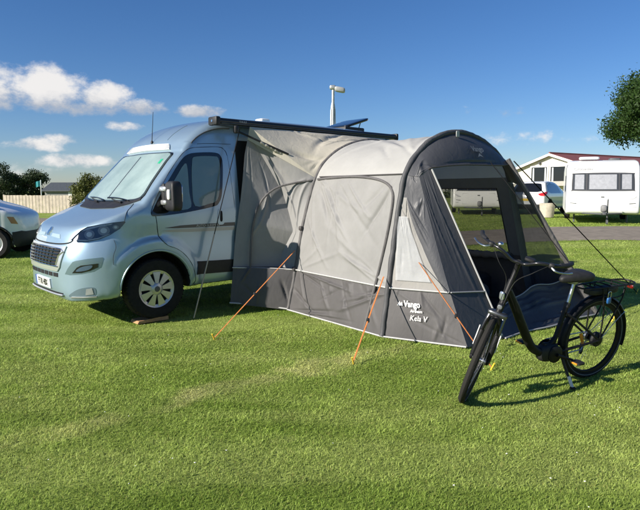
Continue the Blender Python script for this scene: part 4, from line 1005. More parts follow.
# lettering
WHITEL = mat('print_white', (.74, .73, .71), .6); GREYL = mat('print_grey', (.20, .21, .22), .6)
nW = np.cross(np.gradient(GW, axis=0), np.gradient(GW, axis=1)); nW /= np.linalg.norm(nW, axis=2, keepdims=True)
if nW[20, 30, 0] > 0: nW = -nW
nWm = nW[8:-8, 8:-8].mean((0, 1)); nWm /= np.linalg.norm(nWm)
def on_wing(t, z):
    u = np.clip((z-.015)/(WALL-.015), 0, 1)*(GW.shape[0]-1.001); v = np.clip(t, 0, 1)*(GW.shape[1]-1.001); i, j = int(u), int(v); fu, fv = u-i, v-j
    q = (GW[i, j]*(1-fu)+GW[i+1, j]*fu)*(1-fv)+(GW[i, j+1]*(1-fu)+GW[i+1, j+1]*fu)*fv; q = q+nWm*.020
    return (-q[0], q[1], q[2])
def wing_text(txt, size, t0, z0, m, shear=0, bold=0):
    V, F = text_shape(txt, size, shear, bold)
    link_mesh('lettering', [on_wing(t0+a/.92, z0+b) for a, b in V], F, m, awn, False)
wing_text('Vango', .088, .40, .385, WHITEL, 0, .0028); wing_text('AirBeam', .044, .455, .318, WHITEL, .2, .0008); wing_text('Kela V', .080, .47, .245, WHITEL, .35, .0006)
tri = [(-.035, 0), (0, .045), (.012, .02), (.03, .04), (.045, 0)]
link_mesh('print_mark', [on_wing(.215+a/.92, .365+b) for a, b in tri], [(0, 1, 2), (0, 2, 4), (2, 3, 4)], WHITEL, awn, False)
def hood_pt(x, z, off=.02):
    return (-x, np.interp(z, [1.85, 2.24], [3.455, 3.24])+off, z)
V, F = text_shape('Vango', .085, 0, .002); link_mesh('lettering', [hood_pt(3.86+a, 2.045+b, .055) for a, b in V], F, GREYL, awn, False)
link_mesh('print_mark', [hood_pt(3.86+a*1.2, 1.955+b, .055) for a, b in ((-.04, 0), (0, .045), (.04, 0), (0, .012))], [(0, 3, 1), (3, 2, 1)], GREYL, awn, False)

# ---- guy ropes, pegs, straps
ORANGE = mat('orange_webbing', (.50, .17, .045), .75, var=.15, vscale=30)
BLACKW = mat('black_webbing', (.012, .012, .013), .8)
PEG = mat('peg_yellow', (.75, .50, .05), .45)
def guy(name, a, b, label, m, r=.0075, flat=.35, slider=True, group=None, peg=True, sag=.0):
    a = np.array(a, float); b = np.array(b, float)
    t = thing(name, label, 'guy rope', tuple(b), 0, group)
    pts = [a+(b-a)*u+np.array([0, 0, -sag*math.sin(math.pi*u)]) for u in np.linspace(0, 1, 12)]
    MB().tube([p-b for p in pts], r, 6, flat=flat).build('rope', m, t)
    if slider:
        c = a+(b-a)*.55-b; MB().superbox(c, (.016, .016, .024), .6, 8, 6).build('slider', BLACKP, t)
    if peg:
        d = (a-b); d[2] = 0; d /= np.linalg.norm(d); MB().tube([(-d*.03)+[0, 0, .05], (0, 0, .0), d*.03+[0, 0, -.06]], .008, 6).build('peg', PEG, t)
    return t
p1 = a2w(at_z(C1, .79)-.06, Y1, .79); guy('guy_rope', p1, (-1.124, 6.009, .02), 'orange guy strap running to the grass nearest the camper van front wheel', ORANGE)
p2 = a2w(at_z(C2, .66)-.07, Y2-.02, .66); guy('guy_rope', p2, (.302, 5.156, .02), 'orange guy strap pegged in the lawn in front of the beige awning door', ORANGE)
p3 = a2w(*wing_pt(.62, .83, .05)); guy('guy_rope', p3, (1.519, 4.978, .02), 'orange guy strap pegged just behind the bicycle front wheel', ORANGE)
guy('guy_rope', a2w(4.56, 3.42, 1.93), (4.83, 8.72, .03), 'long black guy line from the hood running down behind the bicycle rack', BLACKW, .011, .5, False)
guy('guy_rope', a2w(4.02, 3.47, 1.90), a2w(5.35, 4.35, .02), 'black guy line slanting across the open awning doorway', BLACKW, .009, .5, False)
# storm strap from the roof cassette to the lawn: upper half coloured dark as shaded, lower half grey as sunlit
t = thing('storm_strap', 'thin grey storm strap, its upper half coloured dark as if shaded, slanting from the van roof to the lawn by its wheel', 'strap', (-1.79, 7.129, 0))
a = np.array(v2w(2.14, 1.06, 2.37)); o_ = np.array(v2w(1.34, 1.17)); b_ = o_+[0, 0, .01]; t.location = o_; mid = a+(b_-a)*.57
MB().tube([a-o_, mid-o_], .013, 6, flat=.4).build('webbing', BLACKW, t); MB().tube([mid-o_, b_-o_], .021, 6, flat=.35).build('sunlit_lower_strap', mat('sunlit_webbing', (.34, .33, .33), .7), t)
# bag inside the awning
bg_ = MB(); bg_.superbox((0, 0, .17), (.46, .26, .17), .7, 28, 16, None, lambda q: (q[0]*(1+.05*math.sin(q[1]*9)), q[1], q[2]*(1-.12*(q[0]/.46)**2)+.012*math.sin(q[0]*17+q[1]*11)))
bt = thing('holdall_bag', 'soft grey-brown holdall bag lying on the groundsheet inside the awning', 'bag', a2w(4.35, 2.9, .04), (AWN_YAW+math.pi)+.3)
bg_.build('bag_body', fabric('bag_cloth', (.14, .125, .11), .15, 0, .8, .6), bt)
MB().tube([(-.25, -.2, .28), (-.2, -.1, .36), (0, 0, .38), (.2, -.1, .36), (.25, -.2, .28)], .014, 6, smooth=4).build('carry_handle', BLACKP, bt)
# folded bedding further back
fb = MB(); fb.superbox((0, 0, .2), (.55, .30, .2), .4, 24, 14, None, lambda q: (q[0]+.02*math.sin(q[2]*30), q[1], q[2]+.01*math.sin(q[0]*13)))
tag(fb.build('storage_box', fabric('box_cloth', (.03, .032, .036), .2, 0, .8, .3)), 'dark cloth storage box against the far wall inside the awning', 'storage box').location = a2w(5.02, 2.15, .04)
bpy.data.objects['storage_box'].rotation_euler = (0, 0, (AWN_YAW+math.pi)+math.pi/2)
# ------------------------------------------------------------------ black electric bicycle
BK_YAW = math.radians(180+25)
bike = thing('electric_bicycle', 'black step-through electric bicycle with rear rack, leaning on its stand in front of the awning', 'bicycle', (2.27, 4.79, .0), BK_YAW)
bike.rotation_euler = (math.radians(-7), .027, BK_YAW)
BF = mat('bike_black', (.007, .007, .008), .5, spec=.3); BM = mat('bike_matt', (.014, .014, .015), .6, var=.3, vscale=30)
ALU = mat('bike_alloy', (.55, .56, .57), .3, metal=1); SPK = mat('spoke_steel', (.35, .36, .37), .35, metal=1)
TY = mat('bike_tyre', (.020, .019, .017), .85, bump=.4, bscale=160, spec=.25); RUBW = mat('tyre_reflect_band', (.20, .20, .19), .5)
R0 = .355; WB = 1.20
def bike_wheel(name, c, M, front):
    """wheel about its hub c; M turns it (steering)"""
    def tr(b): b.v = [tuple(M @ Vector(p)) for p in b.v]; return b
    w = MB(); tyr = [(R0-.044, -.013), (R0-.036, -.021), (R0-.020, -.0245), (R0-.006, -.016), (R0, 0), (R0-.006, .016), (R0-.020, .0245), (R0-.036, .021), (R0-.044, .013)]
    w.lathe(tyr, 72, 'y', c, True); W = tr(w).build(name, TY, bike)
    rm = MB(); rm.lathe([(R0-.042, -.012), (R0-.052, -.014), (R0-.066, -.010), (R0-.070, 0), (R0-.066, .010), (R0-.052, .014), (R0-.042, .012)], 64, 'y', c, True); tr(rm).build('rim', BF, W)
    bd = MB(); bd.lathe([(R0-.033, .0225), (R0-.0295, .0242), (R0-.0305, .0235)], 64, 'y', c, True); bd.lathe([(R0-.033, -.0225), (R0-.0295, -.0242), (R0-.0305, -.0235)], 64, 'y', c, True); bo = tr(bd).build('sidewall_band', RUBW, W); bo['kind'] = 'stuff'
    hb = MB(); hb.lathe([(0, -.055), (.018, -.055), (.018, -.035), (.030, -.033), (.030, -.028), (.016, -.02), (.016, .02), (.030, .028), (.030, .033), (.018, .035), (.018, .055), (0, .055)], 20, 'y', c); tr(hb).build('hub', BF if not front else ALU, W)
    proto = None
    for k in range(32):
        a = 2*math.pi*k/32; s2 = 1 if k % 2 else -1; off = .55*(1 if (k//2) % 2 else -1)
        p0 = np.array([c[0]+.028*math.cos(a+off), c[1]+s2*.030, c[2]+.028*math.sin(a+off)]); p1 = np.array([c[0]+(R0-.068)*math.cos(a), c[1], c[2]+(R0-.068)*math.sin(a)])
        tr(MB().tube([p0, p1], .0010, 4)).build('spoke', SPK, W)
    return W
I4 = Matrix.Identity(4)
rw = bike_wheel('rear_wheel', (0, 0, R0), I4, False)
# steering: axis through the head tube
HB = Vector((WB-.155, 0, .73)); HT = Vector((WB-.235, 0, .93)); AXd = (HT-HB).normalized()
STEER = Matrix.Translation(HB) @ Matrix.Rotation(math.radians(40), 4, AXd) @ Matrix.Translation(-HB)
fw = bike_wheel('front_wheel', (WB, 0, R0), STEER, True)
def st(b, nm, m, par=bike): b.v = [tuple(STEER @ Vector(p)) for p in b.v]; return b.build(nm, m, par)
def B(pts, r, nm, m, par=bike, smooth=0, n=10, flat=1): return MB().tube(pts, r, n, smooth=smooth, flat=flat).build(nm, m, par)
# frame
BBx, BBz = .47, .30
fm = MB()
fm.tube([tuple(HB-AXd*.03), tuple(HT+AXd*.02)], .024, 14)
fm.tube([(HT-AXd*.06)[:], (.90, 0, .735), (.82, 0, .595), (.735, 0, .45), (.675, 0, .37), (.60, 0, .325), (BBx+.02, 0, .31)], [.030, .034, .035, .035, .035, .034, .033], 14, smooth=5)
fm.tube([(BBx, 0, BBz), (.405, 0, .50), (.345, 0, .70)], .019, 12)
fm.tube([(.56, 0, .375), (.49, 0, .37), (.43, 0, .42)], .020, 10, smooth=4)
for s2 in (-1, 1):
    fm.tube([(BBx-.02, s2*.035, BBz), (.33, s2*.055, .325), (0, s2*.066, R0)], [.013, .012, .010], 8, smooth=3)
    fm.tube([(.365, s2*.022, .62), (.29, s2*.05, .565), (0, s2*.066, R0)], [.011, .010, .009], 8, smooth=3)
    fm.superbox((0, s2*.066, R0), (.028, .006, .028), .6, 10, 6)
fr_ = fm.build('frame', BF, bike)
# head badge and lamp
MB().superbox(tuple(HB+AXd*.10+Vector((.030, 0, .01))), (.010, .022, .034), .6, 12, 8).build('head_badge', mat('badge_silver', (.55, .60, .66), .25, metal=.8), fr_)
hl_ = MB(); hl_.superbox((WB-.105, 0, .775), (.024, .022, .022), .7, 14, 10); hlo = st(hl_, 'headlamp', BM); g_ = MB(); g_.superbox((WB-.084, 0, .775), (.006, .018, .018), .8, 12, 8); st(g_, 'lamp_glass', mat('lamp_clear', (.20, .21, .22), .12, metal=.3), hlo)
# fork
fk = MB(); CR = HB-AXd*.04
for s2 in (-1, 1): fk.tube([(CR+Vector((0, s2*.052, 0)))[:], (WB-.035, s2*.058, .50)], .017, 10); 
fk.superbox(CR[:], (.032, .075, .024), .6, 16, 8)
fko = st(fk, 'fork_stanchions', mat('stanchion_grey', (.16, .165, .17), .35, metal=.9))
for s2 in (-1, 1):
    lw = MB(); lw.tube([(WB-.060, s2*.058, .565), (WB-.030, s2*.060, .47), (WB-.008, s2*.060, R0-.01)], [.024, .024, .018], 12); lw.superbox((WB, s2*.060, R0), (.020, .014, .022), .7, 10, 8); st(lw, 'fork_leg', BF, bike)
    db = MB(); db.tube([(WB-.048, s2*.083, .60), (WB-.026, s2*.083, .44)], .005, 6); st(db, 'fork_decal', mat('decal_white', (.6, .6, .6), .4), bike)
br = MB(); br.tube([(WB-.055, -.06, .555), (WB+.02, -.035, .75*.965), (WB+.03, 0, .735), (WB+.02, .035, .75*.965), (WB-.055, .06, .555)], .010, 8, smooth=4); st(br, 'fork_brace', BF)
dk = MB(); dk.lathe([(.030, .045), (.088, .046), (.088, .048), (.030, .049)], 28, 'y', (WB, 0, R0), True); st(dk, 'brake_disc', SPK)
# stem, handlebar
TP = HT+AXd*.13
sm = MB(); sm.tube([HT[:], (HT+AXd*.10)[:], (TP+Vector((.02, 0, .035)))[:], (TP+Vector((.065, 0, .055)))[:]], [.018, .018, .019, .019], 10, smooth=3); st(sm, 'stem', BF)
BC = TP+Vector((.065, 0, .055))
hbm = MB(); hp = [(-.17, .335, .065), (-.10, .315, .062), (-.015, .235, .060), (.03, .14, .055), (.0, .05, .0), (0, 0, 0), (.0, -.05, .0), (.03, -.14, .055), (-.015, -.235, .060), (-.10, -.315, .062), (-.17, -.335, .065)]
hbm.tube([(BC.x+a, b, BC.z+c) for a, b, c in hp], .0125, 10, smooth=4); hbo = st(hbm, 'handlebar', mat('bar_black', (.02, .02, .022), .28, metal=.4, coat=.4))
for s2 in (1, -1):
    gp = MB(); gp.tube([(BC.x-.055, s2*.272, BC.z+.062), (BC.x-.11, s2*.318, BC.z+.064), (BC.x-.185, s2*.340, BC.z+.066)], [.016, .018, .017], 12, smooth=3); st(gp, 'grip', BM, hbo)
    lv = MB(); lv.tube([(BC.x+.005, s2*.215, BC.z+.055), (BC.x+.035, s2*.262, BC.z+.040), (BC.x-.02, s2*.325, BC.z+.032), (BC.x-.085, s2*.365, BC.z+.030)], [.010, .008, .006, .007], 8, smooth=4); st(lv, 'brake_lever', ALU, hbo)
    cm = MB(); cm.superbox((BC.x+.005, s2*.222, BC.z+.060), (.020, .022, .020), .6, 12, 8); st(cm, 'lever_clamp', BM, hbo)
    cbl = MB(); cbl.tube([(BC.x+.012, s2*.205, BC.z+.055), (BC.x+.11, s2*.12, BC.z-.01), (BC.x+.06, s2*.03, BC.z-.14), (HB.x+.05, s2*.012, HB.z+.03)], .0028, 5, smooth=6); st(cbl, 'cable', BM, hbo)
dsp = MB(); dsp.superbox((BC.x-.01, .07, BC.z+.045), (.030, .038, .012), .5, 14, 8, Matrix.Identity(4)); st(dsp, 'display', BM, hbo)
bell = MB(); bell.superbox((BC.x+.0, -.16, BC.z+.082), (.022, .022, .018), .9, 14, 8); st(bell, 'bell', ALU, hbo)
# seat
B([(.345, 0, .68), (.30, 0, .865)], .0145, 'seat_post', ALU)
B([(.352, 0, .665), (.340, 0, .702)], .024, 'seat_clamp', BM)
sd = MB()
def sw(q):
    u = (q[0]+.14)/.28; w = .42+.85*(1-u)**.8 if u < 1 else .42
    return (q[0], q[1]*max(.35, 1.12-.80*u), q[2]*(1-.25*u)+.010*math.sin(u*3.1)-.012*u)
sd.superbox((.305, 0, .915), (.155, .112, .050), .72, 28, 14, None, sw); sdo = sd.build('saddle', BM, bike)
sr = MB(); sr.tube([(.20, .02, .872), (.32, .02, .862), (.42, .012, .884)], .004, 6, smooth=3); sr.tube([(.20, -.02, .872), (.32, -.02, .862), (.42, -.012, .884)], .004, 6, smooth=3); sr.superbox((.30, 0, .865), (.028, .024, .014), .6, 10, 6); sro = sr.build('saddle_rail', ALU, sdo); sro['kind'] = 'stuff'
# mudguard, rack
mg = MB(); ang = np.radians(np.arange(-8, 172, 6)); mg.tube([((R0+.026)*math.cos(a)*1.0, 0, R0+(R0+.026)*math.sin(a)) for a in ang], .029, 8, flat=.22)
# guard: strip arcs over the wheel, built as curved sheet
gv = []; gf = []
for a in np.radians(np.arange(-2, 200, 5)):
    for yy, rr_ in ((-.030, R0+.008), (-.022, R0+.022), (0, R0+.027), (.022, R0+.022), (.030, R0+.008)): gv.append((rr_*math.cos(a), yy, R0+rr_*math.sin(a)))
ngr = len(gv)//5
for i in range(ngr-1):
    for k in range(4): gf.append((i*5+k, i*5+k+1, i*5+k+6, i*5+k+5))
mgo = link_mesh('rear_mudguard', [p for p in gv], gf, BF, bike)
for s2 in (-1, 1): B([(-.0, s2*.066, R0), (-.26, s2*.045, R0+.19), (-.33, s2*.028, R0+.195)], .0035, 'mudguard_stay', SPK, mgo, 3, 6)
rk = MB(); rz = .815
loop = [(.22, .05), (.05, .074), (-.14, .078), (-.30, .074), (-.36, .035), (-.36, -.035), (-.30, -.074), (-.14, -.078), (.05, -.074), (.22, -.05)]
rk.tube([(a, b, rz) for a, b in loop], .0075, 8, smooth=4, closed=True); rko = rk.build('rack', BF, bike)
for x in (.12, .03, -.06, -.15, -.24): B([(x, -.075, rz), (x, .075, rz)], .006, 'rack_bar', BF, rko)
for s2 in (-1, 1):
    B([(.04, s2*.063, rz), (.0, s2*.072, .60), (.0, s2*.070, R0+.02)], .0065, 'rack_strut', BF, rko)
    B([(-.22, s2*.063, rz), (-.20, s2*.070, .70), (-.01, s2*.072, R0+.03)], .0065, 'rack_strut', BF, rko, 2)
    B([(-.02, s2*.064, rz), (-.03, s2*.068, rz-.09), (-.19, s2*.068, rz-.09), (-.22, s2*.064, rz)], .0055, 'rack_side_rail', BF, rko, 3)
MB().superbox((-.375, 0, rz-.05), (.010, .030, .016), .5, 12, 8).build('rear_lamp', mat('red_lens', (.12, .006, .006), .2, coat=.5), bike)
B([(-.36, 0, rz), (-.37, 0, rz-.05)], .006, 'lamp_bracket', BF)
# battery under the rack and lock
bt_ = MB(); bt_.superbox((-.02, 0, rz-.045), (.17, .048, .028), .4, 16, 8); bt_.build('rack_battery', BM, bike)
lk = MB(); lk.superbox((-.03, .078, rz-.075-.04), (.022, .010, .028), .6, 12, 8); lko = lk.build('padlock', mat('lock_blue', (.02, .10, .28), .35), bike); B([(-.045, .078, rz-.09), (-.045, .078, rz-.045), (-.015, .078, rz-.045), (-.015, .078, rz-.09)], .004, 'shackle', ALU, lko, 3)
# drive
mo = MB(); mo.superbox((BBx+.03, 0, BBz+.005), (.105, .055, .075), .75, 24, 14); mo.build('motor', BM, bike)
ch = MB(); ch.lathe([(.028, -.062), (.088, -.062), (.092, -.056), (.088, -.050), (.028, -.050)], 32, 'y', (BBx, 0, BBz), True); ch.build('chainring', BF, bike)
cv = MB(); cv.lathe([(0, .066), (.060, .066), (.072, .058), (.072, .05)], 26, 'y', (BBx, 0, BBz)); cv.build('motor_cover', BF, bike)
for s2, an in ((1, math.radians(200)), (-1, math.radians(20))):
    ex = (BBx+.165*math.cos(an), s2*.092, BBz+.165*math.sin(an)); ck = B([(BBx, s2*.075, BBz), ex], [.014, .010], 'crank_arm', BF)
    pd = MB(); pd.superbox((ex[0], ex[1]+s2*.055, ex[2]), (.042, .045, .011), .45, 14, 8); pdo = pd.build('pedal', BM, bike)
    MB().box((ex[0]+.036, ex[1]+s2*.025, ex[2]-.006), (ex[0]+.046, ex[1]+s2*.085, ex[2]+.006)).build('pedal_reflector', mat('amber_lens', (.75, .25, .02), .25, coat=.5), pdo, False)
chn = MB(); chn.tube([(BBx, -.056, BBz+.09), (0, -.056, R0+.038), (-.038, -.056, R0), (0, -.056, R0-.038), (.05, -.056, R0-.12), (BBx, -.056, BBz-.09)], .005, 6); chn.build('chain', SPK, bike)
MB().lathe([(.014, -.06), (.045, -.058), (.045, -.036), (.014, -.034)], 24, 'y', (0, 0, R0), True).build('cassette', SPK, rw)
hm_ = MB(); hm_.lathe([(0, .062), (.05, .060), (.062, .05), (.062, .02)], 24, 'y', (0, 0, R0)); hm_.build('hub_cover', BM, rw)
de = MB(); de.superbox((.03, -.07, R0-.115), (.020, .012, .055), .7, 12, 8); de.build('derailleur', BM, bike)
# wheel reflector
rf_ = MB(); aa = math.radians(176); rf_.superbox((.135, .010, R0+.005), (.014, .007, .062), .4, 10, 8, Matrix.Rotation(math.radians(22), 4, 'Y')); rf_.build('wheel_reflector', mat('amber_lens', (.75, .25, .02), .25, coat=.5), rw)
# kickstand on the near side
ks = MB(); ks.tube([(.395, .05, BBz-.02), (.385, .085, .20), (.36, .165, .040)], [.014, .012, .011], 8); kso = ks.build('kickstand', BM, bike)
B([(.372, .126, .125), (.360, .166, .040)], .0135, 'stand_tip', mat('stand_white', (.62, .60, .60), .4), kso); MB().superbox((.360, .168, .040), (.022, .020, .012), .6, 10, 6).build('stand_foot', BM, kso)
# ------------------------------------------------------------------ neighbours and background
def tz(x, y): return float(terrain(x, y))
def box_sdf(side, plan, hwz, k=.08, wells=(), bow=.0):
    SP = PolyField(side, (-.6, -.2), (max(p[0] for p in side)+.6, max(p[1] for p in side)+.5), .025)
    PP = PolyField(list(plan)+[(plan[-1][0], -3), (plan[0][0], -3)], (-.6, -3.2), (max(p[0] for p in plan)+.6, 1.9), .025)
    H_ = np.array(hwz)
    def f(xb, y, z):
        ya = np.abs(y); d = smax(SP(xb-bow*ya**2, z), ya-np.interp(z, H_[:, 0], H_[:, 1]), k); d = smax(d, PP(xb, ya), k*.6)
        for cx, cz, r, yi in wells: d = smax(d, -np.maximum(np.hypot(xb-cx, z-cz)-r, yi-ya), .012)
        return d
    return f
def hull(name, sdf, lo, hi, h, m, parent):
    V, Q = surface_net(sdf, lo, hi, h, 2); return np_mesh(name, V*[-1, 1, 1], None, m, parent, True, Q[:, ::-1])
def wheel_simple(parent, xb, y, r, w, sgn, m_rim=SILVER):
    W = MB().lathe([(r*.62, -w*.5), (r*.9, -w*.55), (r, -w*.35), (r, w*.35), (r*.9, w*.55), (r*.62, w*.5)], 32, 'y', (-xb, y, r), True).build('wheel', RUBBER, parent)
    MB().lathe([(0, sgn*w*.42), (r*.2, sgn*w*.46), (r*.55, sgn*w*.40), (r*.64, sgn*w*.5), (r*.66, 0)], 28, 'y', (-xb, y, r)).build('rim', m_rim, W)
# ---- white panel van at the left edge
WV = box_sdf(np.vstack([catmull([(.12, .26), (0, .38), (-.02, .60), (.03, .85), (.10, 1.02), (.40, 1.16), (.95, 1.32)], 5), catmull([(1.0, 1.34), (1.45, 1.85), (1.75, 2.10)], 4), catmull([(1.9, 2.16), (2.6, 2.22), (5.0, 2.2), (5.25, 2.1), (5.3, .4)], 4), [(5.3, .3)]]),
             catmull([(5.3, .96), (.9, 1.0), (.45, .95), (.18, .80), (.04, .5), (0, 0)], 5), [(.2, .90), (.45, .97), (1.1, .97), (1.35, .95), (2.0, .84), (2.3, .76)], .10, ((.64, .36, .40, .5), (3.95, .36, .40, .5)), .12)
wvp = (-7.05, 14.35); wv = thing('panel_van', 'white panel van with dark bumper cut off by the left edge', 'van', (wvp[0], wvp[1], tz(*wvp)), math.radians(8))
hull('body', WV, (-.1, -1.08, .15), (5.4, 1.08, 2.35), .045, mat('van_white', (.76, .77, .77), .35, coat=.6, var=.05), wv)
def wvpch(nm, o, ax, m, off=.006, par=wv): return patch(nm, WV, o, ax, m, par, off, .01, .08)
RS = ax_side(-1)
wvpch('bumper', [(.0, .25), (.24, .25), (.22, .45), (.20, .62), (.0, .66)], RS, BLACKP, .012); wvpch('bumper_front', [(-.85, .27), (.85, .27), (.85, .62), (-.85, .62)], FT, BLACKP, .012)
wvpch('side_window', [(1.20, 1.38), (2.05, 1.38), (2.05, 1.95), (1.72, 1.95)], RS, GLOSSB); wvpch('side_moulding', [(1.42, .52), (3.4, .52), (3.4, .66), (1.42, .66)], RS, BLACKP, .012)
wvpch('headlight', [(.62, .80), (.78, .82), (.86, .98), (.72, .97)], ax_diag(-1), mat('lamp_amber', (.45, .22, .10), .2, coat=.6)); wvpch('windscreen', [(-.75, 1.40), (.75, 1.40), (.62, 2.02), (-.62, 2.02)], FT, GLOSSB)
al2 = [(.64+.425*math.cos(a), .36+.425*math.sin(a)) for a in np.radians(np.arange(-5, 186, 10))]
MB().tube([fr(p) for p in on_surface(WV, al2, RS, .006)], .02, 6).build('arch_trim', BLACKP, wv)
for xb in (.64, 3.95):
    for sg in (1, -1): wheel_simple(wv, xb, sg*.84, .36, .22, sg, SILVER)
mm = MB(); mm.superbox((-1.28, -1.12, 1.45), (.07, .10, .15), .5, 14, 10); mm.build('mirror', BLACKP, wv)

# ---- white touring caravan
CV = box_sdf(np.vstack([catmull([(.22, .36), (.06, .42), (.0, .56), (.02, .80), (.09, 1.12), (.26, 1.62), (.40, 2.02), (.55, 2.28), (.80, 2.44), (1.3, 2.52)], 5), catmull([(2.5, 2.55), (5.6, 2.52), (5.95, 2.40), (6.05, 2.1), (6.1, .5)], 4), [(6.1, .38)]]),
             [(6.1, 1.17), (.10, 1.17), (.03, 1.13), (0, 1.0), (-.03, .5), (-.04, 0)], [(.3, 1.17), (2.2, 1.17), (2.5, 1.13), (2.7, 1.0)], .09, ((3.6, .36, .38, .7),), .03)
CWHITE = mat('caravan_white', (.74, .74, .71), .35, coat=.3, var=.03, vscale=2); CURT = mat('curtain_white', (.40, .39, .42), .8, var=.12, vscale=9, bump=.6, bscale=18); CFR = mat('window_rubber', (.05, .052, .058), .5)
def caravan(label, x, y, hd, text=None):
    t = thing('touring_caravan', label, 'caravan', (x, y, tz(x, y)), math.atan2(hd[1], hd[0])); t.scale = (1, 1.0, .885)
    hull('body', CV, (-.12, -1.24, .28), (6.2, 1.24, 2.68), .05, CWHITE, t)
    P = lambda nm, o, m, off=.006, par=t, h=.10, ax=FT, dp=.01: patch(nm, CV, o, ax, m, par, off, dp, h)
    fr0 = P('front_window', catmull([(-.93, 1.28), (0, 1.27), (.93, 1.28), (.985, 1.32), (.97, 1.90), (.90, 1.97), (0, 1.99), (-.90, 1.97), (-.97, 1.90), (-.985, 1.32)], 3, True), CFR, .012)
    for a, b in ((-.92, -.56), (-.46, .46), (.56, .92)):
        c_ = P('pane', [(a, 1.335), (b, 1.335), (b, 1.915), (a, 1.915)], CURT, .020, fr0); P('glazing', [(a-.02, 1.315), (b+.02, 1.315), (b+.02, 1.935), (a-.02, 1.935)], GLASS, .030, fr0, .10, FT, .002)
        for s2 in (a+.01, b-.01): P('window_stay', [(s2-.02, 1.34), (s2+.02, 1.34), (s2+.02, 1.92), (s2-.02, 1.92)], CFR, .024, fr0)
    for poly in ([(-.72, .60), (.72, .60), (.72, 1.14), (-.72, 1.14)],):
        MB().tube([fr(p) for p in on_surface(CV, catmull(poly, 1, True), FT, .003)], .007, 5, closed=True).build('locker_gap', mat('gap_grey', (.45, .45, .44), .6), t)
    P('locker_handle', [(-.05, 1.02), (.05, 1.02), (.05, 1.06), (-.05, 1.06)], GREYP, .02)
    for s2 in (-1, 1):
        P('marker_lamp', catmull([(s2*.80, .98), (s2*.86, 1.02), (s2*1.02, 1.10), (s2*1.05, 1.06), (s2*.95, .97)], 2, True), mat('lamp_grey', (.50, .50, .50), .2, coat=.5), .012)
        P('reflector', [(s2*.92, .66), (s2*1.04, .66), (s2*1.04, .70), (s2*.92, .70)], mat('reflector_white', (.55, .55, .55), .2), .010)
        P('grab_handle', [(s2*.82, .78), (s2*1.02, .80), (s2*1.02, .815), (s2*.82, .80)], GREYP, .02)
    MB().tube([fr(p) for p in on_surface(CV, [(a, 2.06) for a in np.linspace(-.9, .95, 12)], FT, .003)], .008, 5).build('front_seam', mat('gap_grey', (.45, .45, .44), .6), t)
    if text:
        V, F = text_shape(text, .17, .2, .002); H = on_surface(CV, [(-.63+a*1.0, 2.135+b*.9) for a, b in V], FT, .01); link_mesh('lettering', [fr(p) for p in H], F, mat('script_grey', (.30, .30, .31), .5), t, False)
    MB().superbox((-1.25, -.42, 2.60), (.26, .34, .06), .4, 20, 8).build('rooflight', WHITEP, t); MB().superbox((-2.3, .5, 2.60), (.2, .2, .05), .4, 16, 8).build('rooflight', GREYP, t)
    A = MB(); A.tube([(-.3, .7, .40), (.95, .06, .42)], .035, 8); A.tube([(-.3, -.7, .40), (.95, -.06, .42)], .035, 8); A.superbox((1.0, 0, .44), (.16, .06, .06), .5, 12, 8); A.build('hitch', GREYP, t)
    MB().superbox((.75, 0, .62), (.20, .10, .14), .6, 14, 8).build('coupling_cover', mat('cover_grey', (.20, .20, .20), .7), t)
    J = MB(); J.tube([(.62, .12, .08), (.62, .12, .95)], .024, 8); J.lathe([(.03, -.03), (.10, -.03), (.10, .03), (.03, .03)], 20, 'y', (.62, .12, .10), True); J.tube([(.62, .12, .95), (.74, .12, .98)], .012, 6); J.build('jockey_wheel', GREYP, t)
    for s2 in (-1, 1):
        wheel_simple(t, 3.6, s2*1.02, .32, .18, s2); MB().tube([(-.9, s2*.85, .40), (-.75, s2*.85, .02)], .03, 6).build('corner_steady', GREYP, t)
        P2 = ax_side(s2); patch('awning_rail', CV, [(.26, .50), (.32, .50), (.70, 2.30), (.64, 2.32)], P2, mat('rail_dark', (.05, .06, .09), .5), t, .012, .01, .1)
        w_ = patch('side_window', CV, [(1.1, 1.25), (2.1, 1.25), (2.1, 1.90), (1.1, 1.90)], P2, CFR, t, .012, .01, .1); patch('glazing', CV, [(1.15, 1.30), (2.05, 1.30), (2.05, 1.85), (1.15, 1.85)], P2, GLOSSB, w_, .018, .01, .1)
    return t
caravan('white touring caravan with three curtained front windows at the right edge', 9.70, 20.0, (-.37, -.93), 'Crusader')
caravan('white caravan seen through the tinted far window of the awning', 7.35, 27.0, (-.20, -.98))

# ---- white SUV, rear view
SV = box_sdf(np.vstack([catmull([(.15, .26), (.02, .40), (-.02, .62), (.03, .90), (.12, 1.02)], 5), catmull([(.16, 1.05), (.36, 1.30), (.58, 1.50), (.80, 1.57)], 4), catmull([(1.4, 1.60), (2.1, 1.55), (2.55, 1.40), (3.05, 1.12), (3.3, 1.02), (4.0, .92), (4.28, .78), (4.33, .5), (4.25, .28)], 4)]),
             catmull([(4.33, 0), (4.25, .55), (3.9, .86), (3.2, .91), (.8, .91), (.35, .86), (.10, .70), (0, 0)], 5)[::-1], [(.2, .82), (.4, .89), (.85, .905), (1.0, .88), (1.5, .68), (1.7, .60)], .10, ((.80, .34, .38, .4), (3.45, .34, .38, .4)), .14)
SX, SY = 9.75, 27.6; hdg = math.radians(52)
su = thing('parked_car', 'white hatchback SUV parked beside the caravan, rear end and red tail lamp showing', 'car', (SX, SY, tz(SX, SY)), hdg+math.pi)     # body frame: rear at the origin
hull('body', SV, (-.1, -1.0, .15), (4.45, 1.0, 1.75), .04, mat('car_white', (.70, .71, .72), .25, coat=1.0), su)
sp_ = lambda nm, o, ax, m, off=.006, par=su: patch(nm, SV, o, ax, m, par, off, .01, .07)
